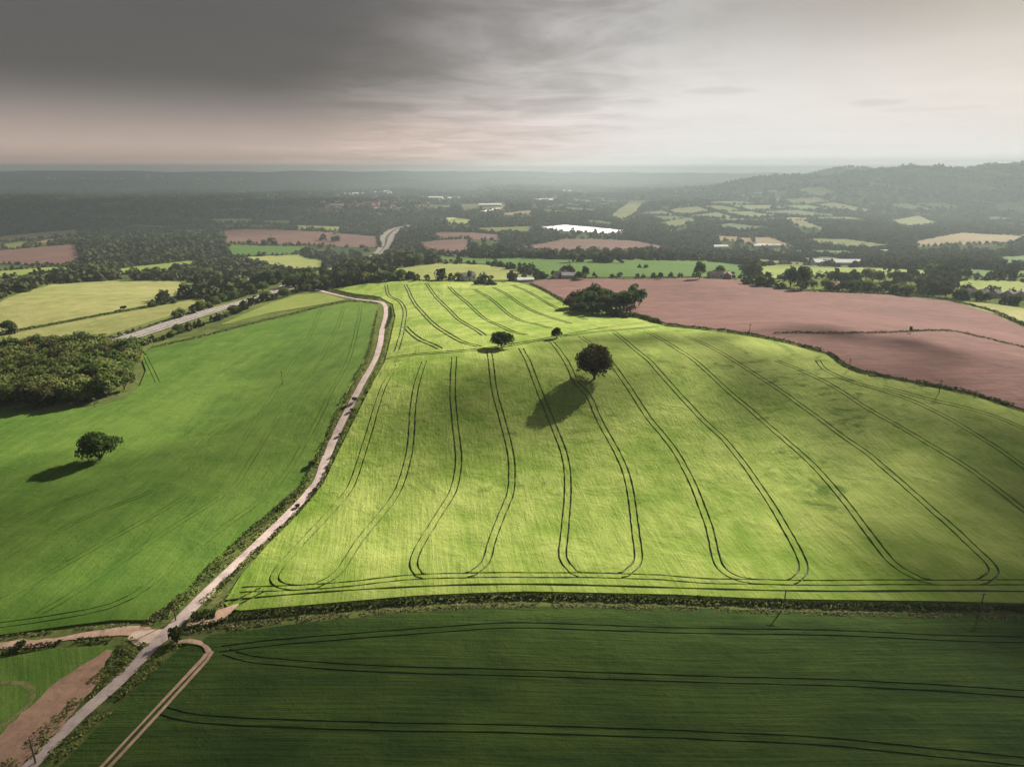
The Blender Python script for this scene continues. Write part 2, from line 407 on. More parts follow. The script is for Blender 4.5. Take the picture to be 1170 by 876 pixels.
LANE = [(12, 900), (35, 875), (90, 819), (134.6, 780), (175, 738), (206, 708), (242, 672), (285, 630.5), (316, 602), (354, 562), (364, 548), (372, 525),
        (390, 484), (407, 451), (423, 422), (432, 402), (437, 376), (441, 358), (439, 348), (430, 344.5), (408, 342), (385, 337), (362, 331), (345, 327)]
SIDE = [(-60, 748), (0, 738), (40, 733), (81, 728), (121, 724), (161, 724), (190, 722)]
def build_land():
    make_ground()
    T = []
    near = [
        [(455, 417), (441, 437), (431, 464), (421, 497), (410, 531), (399, 560), (372, 592), (344, 622), (323, 645), (308, 662), (306, 669), (314, 673), (344, 673)],
        [(485, 414), (474, 450), (470, 497), (465, 531), (451, 569), (436, 588), (408, 622), (393, 647), (384, 662), (370, 670), (350, 672)],
        [(519, 409), (517, 444), (521, 492), (524, 521), (519, 559), (496, 598), (479, 624), (470, 647), (473, 656), (485, 660)],
        [(559, 402), (564, 444), (574, 480), (584, 524), (584, 559), (573, 589), (559, 627), (555, 647), (547, 655), (533, 658.5)],
        [(595, 399), (612, 437), (629, 480), (644, 517), (649, 548), (645, 610), (642, 640), (648, 651), (663, 658)],
        [(631, 392), (652, 424), (658, 438), (673, 454), (684, 480), (707, 521), (719, 555), (726, 610), (730, 646), (723, 655.5), (708, 659)],
        [(663, 385.5), (682, 399), (701, 420), (718, 444), (742, 480), (772, 517), (792, 557), (808, 596), (816, 630), (821, 650), (838, 664), (868, 666.5)],
        [(702, 381), (728, 402), (759, 433), (802, 480), (831, 507), (862, 548), (886, 586), (910, 627), (920, 650), (918, 660), (903, 666.5)],
        [(738, 379), (777, 402), (821, 438), (869, 480), (920, 524), (955, 562), (989, 606), (1016, 643), (1040, 660.5), (1064, 666)],
        [(784, 385), (838, 413), (896, 450), (937, 480), (968, 504), (989, 517), (1030, 553), (1071, 589), (1112, 627), (1137, 650), (1136, 662), (1115, 667)],
        [(886, 413), (948, 440), (989, 467), (1013, 480), (1054, 504), (1112, 540), (1163, 579), (1230, 632), (1290, 690)],
        [(934, 413), (941, 423), (972, 437), (1030, 454), (1078, 476), (1125, 504), (1166, 532), (1260, 600)],
        [(1009, 443), (1060, 457), (1129, 474), (1170, 491), (1260, 530)],
        [(275, 676), (306, 674), (344, 673), (400, 668), (468, 661), (543, 658.5), (639, 658.5), (725, 660), (800, 664.5), (907, 667), (1009, 667), (1170, 667), (1300, 668)],
        [(264, 694), (282, 684), (300, 675)],
        # along the crest
        [(440, 411), (510, 403.5), (559, 399), (608, 391), (656, 383), (705, 378), (750, 374)],
    ]
    far = [
        [(441, 326), (444, 338), (456, 344.5), (462, 355), (460, 375), (453, 402)], [(463, 374), (478, 388), (504, 400)],
        [(463, 326), (480, 355), (506, 379), (527, 391), (548, 397)], [(487, 324.5), (506, 348), (527, 368), (554, 385)],
        [(513, 328), (537, 350), (564, 370), (585, 380), (605, 384)], [(542, 331), (571, 351), (598, 368), (629, 376)],
        [(564, 329), (591, 346), (619, 360), (653, 371)], [(585, 326), (612, 339), (639, 354), (670, 366)],
    ]
    for t in near[:-1]: T += pair(t, 2.1, .52, 2)
    T += pair(near[-1], 3.0, 1.25, 3)
    for t in far: T += pair(t, 2.3, 1.05, 5)
    for t in ([(640, 386), (700, 373), (745, 368)], [(600, 394), (660, 380), (735, 370)], [(240, 690), (330, 681), (450, 673), (600, 669), (800, 674), (1000, 677), (1200, 678)]): T += [(resample(pts(t), 5), .8)]
    main = [(440, 414), (447, 385), (452, 362), (449, 348), (434, 340), (405, 336), (388, 332), (396, 328.5), (430, 323), (470, 321.5), (500, 322.5), (560, 323), (588, 322), (606, 327), (640, 345), (652, 352),
            (700, 362), (733, 365), (760, 374), (800, 378), (860, 386), (900, 394), (945, 407), (962, 420), (980, 427), (1010, 433), (1050, 441), (1110, 453), (1170, 473), (1300, 512), (1430, 600), (1440, 700),
            (1170, 691), (975, 687), (770, 680.5), (600, 677), (473, 682), (381, 690), (275, 699), (262, 697), (256, 690), (276, 658), (305, 625), (340, 590), (370, 553), (385, 521), (404, 483), (420, 451), (432, 428)]
    field('barley_field', main, M['crop'], 5, .5, T)
    left = [(-160, 760), (-160, 482), (0, 472), (60, 470), (103, 466), (140, 458), (160, 441), (167, 424), (160, 405), (172, 399), (232, 386), (281, 373), (331, 361), (371, 351), (400, 345.5), (428, 347), (431, 352), (426, 375),
            (421, 401), (411, 424), (395, 452), (378, 484), (360, 524), (350, 548), (338, 558), (300, 592), (262, 628), (222, 668), (186, 698), (168, 710), (130, 710), (80, 716), (0, 727)]
    LT = []
    for t in ([(412, 352), (402, 400), (375, 455), (346, 510), (328, 540), (301, 571), (253, 605), (205, 643), (147, 687), (126, 696), (68, 706), (0, 716), (-100, 728)],
              [(392, 354), (375, 395), (345, 440), (310, 490), (287, 527), (263, 561), (205, 599), (154, 633), (103, 667), (62, 694), (27, 711)],
              [(365, 358), (350, 390), (325, 430), (290, 485), (260, 527), (219, 564), (154, 602), (68, 650), (0, 690)],
              [(219, 537), (171, 564), (92, 595), (0, 646)], [(113, 561), (51, 581), (0, 605)], [(166, 408), (172, 420), (180, 438)],
              ): LT += pair(t, 2.0, .38, 7)
    field('wheat_field', left, M['crop_left'], 7, .5, LT, smat=M['wheeling_pale'])
    BT = []
    for t in ([(251, 743), (303, 736), (405, 728), (542, 718), (600, 716), (770, 721), (941, 724), (1078, 730), (1170, 732), (1300, 736)],
              [(258, 746), (285, 755), (439, 765), (600, 770), (770, 776), (941, 781), (1078, 788), (1170, 794), (1300, 802)],
              [(186, 814), (197, 819.5), (242, 824.5), (300, 827), (450, 832), (600, 834), (770, 841), (924, 848), (1009, 856), (1170, 872), (1300, 885)]): BT += pair(t, 1.9, .42, 4)
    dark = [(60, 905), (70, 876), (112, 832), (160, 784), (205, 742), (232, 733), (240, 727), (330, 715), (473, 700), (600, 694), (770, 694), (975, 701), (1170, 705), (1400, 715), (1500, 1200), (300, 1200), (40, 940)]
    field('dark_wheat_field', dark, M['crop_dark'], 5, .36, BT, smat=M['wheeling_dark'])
    field('small_field', [(-120, 770), (0, 754), (60, 742), (126, 738), (131, 742), (108, 766), (60, 815), (0, 868), (-60, 940), (-160, 900)], M['crop_small'], 5, .4)
    ribbon('soil_strip', [(127, 744), (99, 772), (50, 820), (-8, 872), (-50, 915)], [2, 8.5, 9.5, 9, 9], M['dirt_red'], .47, 1.5, wob=1.6)
    ribbon('soil_strip', [(-40, 786), (0, 782), (24, 781), (36, 788), (32, 806), (0, 834), (-40, 868)], [1.5, 1.2, 1.4], M['worn_grass'], .46, 1.5, wob=.9)
    # lanes and tracks
    ribbon('lane', LANE, [3.0, 3.0, 3.0, 3.2, 3.2], M['lane'], .22, 3, wob=.18, cross=5)
    ribbon('track', SIDE, [3.0, 2.8, 3.0], M['dirt'], .17, 1.5, wob=1.0)
    ribbon('track', [(150, 725), (168, 727), (186, 727), (198, 718)], [2.6, 6.5, 4], M['dirt_pale'], .19, 1.2, wob=.8)
    ribbon('track', [(120, 720), (150, 717.5), (172, 719)], [1.2, 1.8, 1.5], M['dirt'], .20, 1.5, wob=1.0)
    ribbon('track', [(214, 717), (240, 711), (255, 702), (272, 692)], [1.8, 2.4, 4.2, 1.2], M['dirt'], .72, 1.2, wob=.8)
    ribbon('track', [(200, 736), (222, 735), (236, 741), (241, 747)], [.8, 1.2, 1.6, 2.2], M['dirt'], .62, 1.2, wob=.8)
    ribbon('track', [(237, 748), (232, 755), (178, 812), (118, 876), (90, 905)], [.9, .6, .75], M['dirt'], .55, 3, wob=.15)
    ribbon('track', [(243, 746), (237, 756), (188, 810), (127, 876), (100, 905)], [.9, .6, .75], M['dirt'], .55, 3, wob=.15)
    # pastures and ploughland
    field('ploughed_field', [(603, 323), (622, 319.5), (700, 319), (842, 320), (862, 325), (930, 333), (1020, 337), (1083, 344), (1128, 356), (1168, 374), (1260, 412), (1400, 480), (1300, 506),
          (1170, 468), (1110, 449), (1050, 437), (1010, 429), (984, 423), (967, 416), (950, 405), (900, 390), (860, 382), (800, 374.5), (764, 370), (738, 361), (705, 351), (655, 346), (626, 333)], M['red_soil'], 9, .3)
    field('pasture', [(252, 371), (305, 348), (339, 337), (370, 335), (396, 342.5), (367, 348), (305, 358.5), (262, 370)], M['grass_olive'], 12, .3)
    field('pasture', [(-80, 372), (0, 346), (59, 325), (121, 321), (190, 321), (226, 326), (231, 333), (164, 350), (113, 359), (41, 373), (0, 380), (-80, 396)], M['grass_pale'], 12, .3)
    field('pasture', [(-60, 400), (0, 384), (41, 376), (160, 354), (230, 341), (236, 343), (190, 362), (120, 384), (60, 394), (0, 396)], M['grass_pale'], 12, .3)
    FL = [
        ('far_tan', [(-20, 272), (0, 270), (90, 262), (92, 268), (45, 273), (-20, 278)]), ('far_tan', [(28, 283), (44, 275), (90, 268.5), (62, 277)]),
        ('far_olive', [(0, 279), (40, 274), (28, 283), (0, 285)]), ('far_red', [(-20, 288), (28, 284), (90, 279), (94, 300), (40, 304), (-20, 300)]),
        ('grass_olive', [(-20, 311), (60, 305), (88, 306.5), (40, 314), (-20, 316)]), ('grass_olive', [(128, 309), (150, 305), (225, 297), (228, 301), (180, 310), (140, 314)]),
        ('far_red', [(252, 264), (280, 262), (430, 270), (434, 283), (413, 283), (357, 280), (258, 278)]),
        ('far_green', [(258, 279.5), (300, 281), (352, 281), (345, 290), (262, 293)]), ('far_yellow', [(258, 295), (340, 291), (372, 298), (375, 303), (352, 314), (318, 306), (280, 297)]),
        ('far_yellow', [(333, 257), (391, 259), (390, 264), (340, 262)]), ('far_yellow', [(300, 252), (336, 252), (330, 255), (302, 256)]), ('far_yellow', [(240, 250), (290, 250), (290, 254), (242, 254)]),
        ('far_red', [(478, 277), (537, 272), (540, 292), (483, 286)]), ('far_red', [(496, 265), (570, 268), (573, 275), (500, 274)]),
        ('far_green', [(493, 293), (560, 296), (635, 297), (704, 297), (800, 298.5), (850, 303), (858, 319), (624, 318.5), (600, 310), (562, 302.5), (500, 300)]),
        ('far_yellow', [(442, 309), (480, 302.5), (558, 303.5), (590, 309), (618, 318.5), (600, 320), (560, 320.5), (480, 320.5), (450, 316)]),
        ('far_red', [(591, 283), (645, 273), (724, 275), (765, 282), (704, 287), (637, 288)]),
        ('far_olive', [(696, 247), (719, 229), (741, 229), (727, 244), (714, 251)]), ('far_olive', [(750, 255), (790, 248), (799, 253), (770, 262)]),
        ('far_tan', [(573, 244), (609, 240), (609, 245), (575, 246)]), ('far_tan', [(622, 237), (655, 231), (655, 234), (625, 239)]),
        ('far_tan', [(843, 272), (880, 271), (908, 281), (870, 283), (843, 276)]), ('far_tan', [(817, 269), (860, 272), (860, 277), (820, 275)]),
        ('grass_olive', [(862, 306), (896, 302), (980, 306), (1065, 309), (1066, 313), (933, 316), (865, 319)]),
        ('grass_olive', [(1090, 322), (1115, 320), (1190, 323), (1190, 334), (1145, 336), (1090, 330)]), ('grass_pale', [(1090, 345), (1122, 346), (1170, 353), (1230, 362), (1230, 392), (1170, 371), (1140, 360), (1110, 352)]),
        ('far_olive', [(1015, 252), (1049, 246), (1074, 255), (1037, 260)]), ('far_olive', [(896, 252), (920, 252), (945, 263), (920, 262)]), ('far_olive', [(1133, 232), (1180, 229), (1180, 242), (1139, 241)]),
        ('far_tan', [(1043, 276), (1100, 266), (1175, 270), (1160, 278), (1050, 282)]), ('far_green', [(1139, 294), (1190, 291), (1190, 302), (1145, 301)]),
        ('far_green', [(1085, 308), (1180, 309), (1180, 316), (1100, 316)]), ('far_yellow', [(505, 248), (540, 251), (536, 256), (512, 256)]), ('far_olive', [(480, 234), (516, 234), (516, 238), (482, 238)]), ('far_olive', [(525, 233), (580, 234), (576, 241), (528, 241)]),
    ]
    for m, p in FL: field('meadow' if m != 'far_red' else 'ploughed_field', p, M[m], 30, .5)
    # motorway
    left_cw = [(60, 405), (112, 393), (152, 383.5), (220, 361.5), (267, 348.5), (300, 339), (330, 328), (365, 314), (404, 301), (432, 290), (440, 280), (443, 270), (453, 262), (471, 257)]
    p = resample(pts(left_cw), 12)
    HW.append(p)
    n = normals2(p)
    ribbon('motorway', [tuple(q) for q in p+n*0], [24]*6+[28, 38, 38, 34], M['asphalt'], .5, 12, world=True, cross=5)
    ribbon('central_reservation', [tuple(q) for q in p], [2.2]*6+[4, 8, 8, 6], M['ground'], .62, 12, world=True)
    for s in (-11, -4.7, -1.6, 1.6, 4.7, 11):
        solid = abs(s) != 4.7
        ribbon('road_markings', [tuple(q) for q in (p+n*s)[:int(len(p)*.5)]], .35 if solid else .25, M['paint'], .56, 12, world=True)
    q = resample(pts([(494, 253.5), (515, 250), (537, 246), (570, 238)]), 30)
    ribbon('motorway', [tuple(k) for k in q], 26, M['concrete'], .9, 30, world=True)
HW = []

# ------------------------------------------------------------------ trees
TREE = {}
def tree_proto(key, seed, rx, rz, trunk_h, lobes, n, size, mat, limbs=5, lobe=.42, tr=.35, pine=False):
    rng = np.random.default_rng(seed); zc = trunk_h+rz*.8
    q = crown_quads(rng, rx, rz, zc, lobes, n, size, lobe)
    top = float(np.percentile(q[:, :, 2].max(1), 99.3))
    TREE[key] = (quads_mesh('crown_'+key, q, M[mat]), trunk_mesh('trunk_'+key, rng, trunk_h, tr, rx*.7, top*.8, limbs), top)
def build_tree_protos():
    tree_proto('round_oak', 1, 7.4, 7.2, 1.2, 110, 9500, .75, 'leaf_copper', 7, .38, .55)
    tree_proto('wide_oak', 2, 6.9, 4.7, .6, 60, 5000, .75, 'leaf_green', 7, .38, .5)
    tree_proto('spread_oak', 3, 6.6, 4.3, 1.4, 40, 3600, .75, 'leaf_oak', 7, .40, .5)
    tree_proto('small_thorn', 4, 3.6, 3.5, .4, 22, 1500, .6, 'leaf_oak', 5, .42, .3)
    for i, (m, rx, rz) in enumerate((('leaf_green', 5, 5.2), ('leaf_pale', 5.4, 4.8), ('leaf_oak', 5.2, 5.6), ('leaf_dark', 4.6, 5.8), ('leaf_copper', 5, 5))):
        tree_proto('broad%d' % i, 20+i, rx, rz, .7, 34, 1500, .8, m, 4, .42, .35)
    tree_proto('pine0', 40, 4.6, 4.4, 3.2, 20, 900, .9, 'leaf_dark', 5, .45, .33)
    tree_proto('pine1', 41, 4.2, 4.6, 2.6, 20, 900, .9, 'leaf_dark', 5, .45, .33)
    tree_proto('tall0', 42, 4.2, 9.0, 1.5, 30, 950, 1.05, 'leaf_dark', 5, .45, .4)
    tree_proto('bush0', 43, 2.6, 1.5, .2, 14, 420, .6, 'leaf_hedge', 4, .45, .15)
NTREE = [0]
PENDING = []
def tree(key, p, height, label, group=None, name='tree', rz=None, squash=1., cat='tree', sink=.0):
    q = (p[0], p[1], float(H(p[0], p[1])))
    rank = height/depth(q)*(1 if group else 100)
    PENDING.append((rank, key, q, height, label, group, name, random.uniform(0, 6.28) if rz is None else rz, squash, cat, sink))
REST = []
def plant_trees():
    L = sorted(PENDING, key=lambda t: -t[0]); n = 0
    for t in L:
        if t[6] == 'tree':
            n += 1
            if n > 292: REST.append((t[2][0], t[2][1], t[3])); continue
        place(*t[1:])
def place(key, p, height, label, group=None, name='tree', rz=None, squash=1., cat='tree', sink=.0):
    cm, tm, h0 = TREE[key]
    s = height/h0
    o = empty(name, (p[0], p[1], float(H(p[0], p[1]))-sink), random.uniform(0, 6.28) if rz is None else rz, (s*squash, s*squash, s))
    tag(o, label, cat, group); link('crown', cm, o); link('trunk', tm, o); NTREE[0] += 1; return o
def px_tree(key, px, py, hpx, label, group=None, squash=1., name='tree', cat='tree'):
    p = at(px, py); return tree(key, p, hpx*depth(p)/F, label, group, name, None, squash, cat)
def belt(path, n, hpx, keys, label, group, jit=2.0, name='tree'):
    P = [at(*q) for q in path]; seg = [math.dist(P[i], P[i+1]) for i in range(len(P)-1)]; L = sum(seg)
    for k in range(n):
        d = (k+.5+random.uniform(-.4, .4))/n*L; i = 0
        while i < len(seg)-1 and d > seg[i]: d -= seg[i]; i += 1
        t = min(1, d/seg[i]); a, b = P[i], P[i+1]
        x = a[0]+(b[0]-a[0])*t+random.gauss(0, jit); y = a[1]+(b[1]-a[1])*t+random.gauss(0, jit)
        pp = (x, y, float(H(x, y))); hh = hpx*depth(pp)/F*random.uniform(.7, 1.25)
        tree(random.choice(keys), pp, hh, label, group, name, None, random.uniform(.9, 1.3), 'tree', .2)
BR = ['broad0', 'broad1', 'broad2', 'broad2', 'broad3', 'broad4']
def build_trees():
    build_tree_protos()
    px_tree('round_oak', 679, 434, 38, 'big round oak standing alone on the bright barley, casting a long shadow', None, 1.08)
    px_tree('spread_oak', 573, 398, 19, 'wide leaning dark tree on the track across the crest of the barley field')
    px_tree('small_thorn', 636, 388, 14.5, 'small upright dark thorn tree by the crest track, left of the pine clump', None, .85)
    px_tree('wide_oak', 115, 526, 33, 'lone spreading oak in the plain green field left of the lane', None, .9)
    # clump by the red field
    g = 'trees in the clump beside the red ploughed field'
    for px, py, hp in ((652, 354, 21), (658, 351, 25), (664, 356, 26), (668, 351, 30), (674, 357, 27), (679, 352, 31), (684, 358, 27), (689, 354, 30), (694, 359, 28), (656, 358, 17), (665, 360, 18), (677, 361, 18), (688, 361, 17), (696, 362, 13), (702, 363, 10), (709, 363, 9), (714, 364, 8)):
        px_tree(random.choice(['broad3', 'broad2', 'broad4']), px, py, hp*random.uniform(.68, 1.05), 'dense dark leafy tree in the clump beside the red field', g, 1.0)
    for px, py, hp in ((698, 357, 30), (703, 360, 28), (708, 357, 30), (712, 360, 27), (716, 357, 31), (720, 359, 29), (725, 351, 26), (730, 350, 25)):
        px_tree(random.choice(['pine0', 'pine1']), px, py, hp*random.uniform(.75, 1.02), 'dark pine with bare trunk at the right of the clump by the red field', g, 1.05, 'pine_tree')
    # wood on the left
    wood = np.array(pts([(-60, 468), (0, 466), (60, 464), (100, 461), (133, 452), (152, 438), (158, 420), (148, 404), (100, 400), (40, 402), (-60, 410)]))
    FIELDS_W.append(wood)
    mn, mx = wood.min(0), wood.max(0); c = 0
    gx, gy = np.meshgrid(np.arange(mn[0], mx[0], 9.2), np.arange(mn[1], mx[1], 9.8))
    G = np.stack([gx.ravel(), gy.ravel()], 1); G[:, 0] += (np.arange(len(G))//gx.shape[1] % 2)*5; G += RNG.uniform(-3, 3, G.shape); G = G[inside(G, wood)]
    for q in G:
        k = random.choice(['broad0', 'broad1', 'broad0', 'broad1', 'broad2', 'broad4'])
        tree(k, q, random.uniform(8, 13.5), {'broad1': 'pale olive leafy tree in the dense wood left of the green field', 'broad4': 'brownish leafy tree in the dense wood left of the green field'}.get(k, 'green leafy tree in the dense wood left of the green field'),
             'trees in the wood on the left', 'tree', None, random.uniform(1., 1.25))
    px_tree('broad3', 54, 399, 15, 'dark domed tree rising behind the wood, against the pale pasture', None, 1.5)
    # roadside belts
    g = 'roadside trees along the motorway'
    belt([(196, 367), (225, 356), (270, 341), (300, 333)], 22, 10, BR, 'leafy tree in the belt on the far side of the motorway', g, 2)
    belt([(152, 397), (190, 386), (230, 372), (262, 361), (290, 347), (330, 338)], 30, 9, BR, 'leafy tree in the belt between motorway and green field', g, 2)
    belt([(100, 394), (150, 379), (185, 369)], 9, 4, ['broad2', 'broad0'], 'low shrubby tree between motorway and pale pasture', g, 1)
    belt([(300, 331), (320, 322), (344, 331), (350, 320), (368, 326)], 18, 15, ['broad3', 'broad2', 'broad0'], 'dark tree by the farm at the end of the lane', 'trees by the farm at the end of the lane', 5)
    belt([(384, 327), (405, 325), (430, 322), (452, 321), (476, 318)], 22, 10, BR, 'dark tree in the row along the far end of the barley', 'trees in the row along the far end of the barley', 3)
    belt([(400, 318), (425, 310), (450, 306), (490, 302)], 18, 11, BR, 'leafy tree in the scrub beside the motorway bend', 'trees in the scrub by the motorway bend', 9)
    belt([(0, 335), (30, 325), (60, 320), (100, 319), (160, 318), (215, 319), (250, 316)], 34, 10, ['broad3', 'broad2', 'broad0'], 'dark tree in the row above the big pale pasture', 'trees in the row above the pale pasture', 5)
    belt([(166, 351), (190, 347), (212, 340), (240, 336)], 9, 8, ['broad3', 'broad2'], 'dark tree in the hedge between the two pale pastures', 'trees in the hedge between the pale pastures', 2)
    px_tree('bush0', 141, 354, 5, 'single dark bush in the hedge between two pale pastures', None, 1, 'bush', 'bush')
    belt([(0, 382), (14, 380)], 3, 12, ['broad2'], 'leafy tree at the left end of the pale pasture hedge', 'trees at the end of the pasture hedge', 2)
    # right belt
    g = 'trees in the belt behind the red field'
    px_tree('tall0', 917, 331, 27, 'tallest dark tree in the belt behind the red field', None, 1.2)
    px_tree('broad3', 903, 328, 23, 'dark tree with domed crown beside the tallest tree behind the red field')
    belt([(853, 325), (870, 326), (890, 329)], 8, 11, ['broad3', 'broad2'], 'dark bushy tree at the left end of the belt behind the red field', g, 4)
    belt([(925, 331), (960, 333), (1000, 333), (1040, 337), (1075, 340)], 22, 11, BR, 'leafy tree in the belt behind the red field', g, 5)
    belt([(945, 324), (990, 321), (1030, 325), (1080, 330)], 16, 12, BR, 'leafy tree in the back row of the belt behind the red field', g, 8)
    belt([(1085, 341), (1120, 343), (1170, 350)], 14, 10, ['broad3', 'broad2'], 'dark tree among the houses at the right edge', 'trees among the houses at the right edge', 5)
    belt([(1010, 311), (1060, 313), (1100, 318)], 9, 11, BR, 'leafy tree in the hedge beyond the belt', 'trees in the hedge beyond the belt', 5)
    # farms along the green strip
    px_tree('small_thorn', 505.5, 320.5, 6.5, 'small pointed tree left of the white farmhouse beyond the barley', None, .8)
    px_tree('broad2', 524, 321, 10, 'round dark tree left of the white farmhouse')
    px_tree('tall0', 536.5, 321, 12, 'narrow dark conifer right in front of the white farmhouse', None, .8)
    belt([(543, 325), (566, 326)], 7, 7, ['broad3'], 'dark bushy tree in the screen right of the white farmhouse', 'trees screening the white farmhouse', 1)
    px_tree('broad4', 648, 316, 13, 'brownish spreading tree by the farm at the red field corner', None, 1.2)
    px_tree('tall0', 669, 319, 15, 'tall dark tree right of the farm at the red field corner', None, 1.2)
    px_tree('broad3', 661, 319, 9, 'low dark tree just right of the farm buildings', None, 1.2)
    px_tree('broad3', 632, 316, 7, 'small dark tree left of the farm at the red field corner')
    px_tree('broad3', 754.5, 319, 8, 'small lone tree on the red field far edge')
    px_tree('tall0', 799.5, 319, 20, 'tall dark tree left of two houses beyond the red field', None, 1.3)
    px_tree('broad2', 822, 316, 13, 'round dark tree above the two houses beyond the red field')
    px_tree('tall0', 1040, 381, 8.5, 'small dark tree by the hedge across the red field', None, .9)
    belt([(582, 306.5), (612, 306.5)], 6, 6, ['broad3'], 'dark bushy tree in the short row on the green strip', 'trees in the short row on the green strip', 2)
    belt([(733, 306), (744, 306)], 3, 4, ['broad3'], 'low dark tree in the small group on the green strip', 'trees in the small group on the green strip', 2)
    belt([(650, 300), (670, 299), (690, 300), (703, 301)], 14, 11, ['broad3', 'broad2'], 'dark tree in the grove on the green strip', 'trees in the grove on the green strip', 7)
    for px, py, hp in ((285, 279, 6), (302, 280, 7), (311, 279, 10), (370, 275, 8), (383, 276, 9)):
        px_tree('broad3', px, py, hp, 'dark tree in the line along the distant red field', 'trees along the distant red field')
    # crossroads shrubs
    px_tree('bush0', 203, 733, 19, 'round dark bush at the corner of the crossroads', None, .62, 'bush', 'bush')
    px_tree('bush0', 24, 740, 9, 'low dark bush beside the pale dirt track', None, .9, 'bush', 'bush')
    for px, py, hp, l in ((357, 533, 8, 'small dark bush on the lane verge above the bend'), (406, 459, 6, 'small dark bush on the left lane verge nearer the crest'), (402, 470, 4, 'low pale bush on the left lane verge'), (389, 498, 4, 'low green bush on the left lane verge'),
                          (360, 562, 5, 'small dark bush on the right lane verge below the bend'), (340, 580, 5, 'dark bush close to the lane on its right side'), (321, 604, 4, 'low bush on the right verge lower down'), (323, 580, 5, 'dark bush in the ragged hedge left of the lane')):
        px_tree('bush0', px, py, hp, l, None, .8, 'bush', 'bush')
FIELDS_W = []

# ------------------------------------------------------------------ hedges and verges
def hedge_quads(path, height, width, dens, size, rng, gaps=.0, step=2., wave=.35):
    p = resample(pts(path), step); L = np.concatenate([[0], np.cumsum(np.linalg.norm(np.diff(p, axis=0), axis=1))])
    n = int(L[-1]*dens); t = rng.uniform(0, L[-1], n)
    if gaps > 0:
        g = np.sin(t*.31+1)+np.sin(t*.13+2)+np.sin(t*.83); t = t[g > -2+gaps*2.4]
    n = len(t)
    x = np.interp(t, L, p[:, 0]); y = np.interp(t, L, p[:, 1]); nr = normals2(p)
    nx = np.interp(t, L, nr[:, 0]); ny = np.interp(t, L, nr[:, 1])
    hm = height*(1+wave*(np.sin(t*.37+rng.uniform(0, 6))*.5+np.sin(t*.97)*.35+np.sin(t*2.3)*.25))
    a = rng.uniform(0, math.pi, n); rr = np.sqrt(rng.uniform(.35, 1, n))
    u = np.cos(a)*rr*width*.5*(1+.25*np.sin(t*.61)); h = np.sin(a)**.7*rr*hm
    X = x+nx*u; Y = y+ny*u; Z = H(X, Y)+h+.1
    N = np.stack([nx*np.cos(a), ny*np.cos(a), np.sin(a)+.2], 1)
    return leaf_quads(np.stack([X, Y, Z], 1), N, size, rng)
def hedge(path, height, width, dens, size, label, mat='leaf_hedge', gaps=0., seed=0, group=None):
    rng = np.random.default_rng(seed+100)
    q = hedge_quads(path, height, width, dens, size, rng, gaps)
    o = link('hedge', quads_mesh('hedge', q, M[mat])); tag(o, label, 'hedge', group); return o
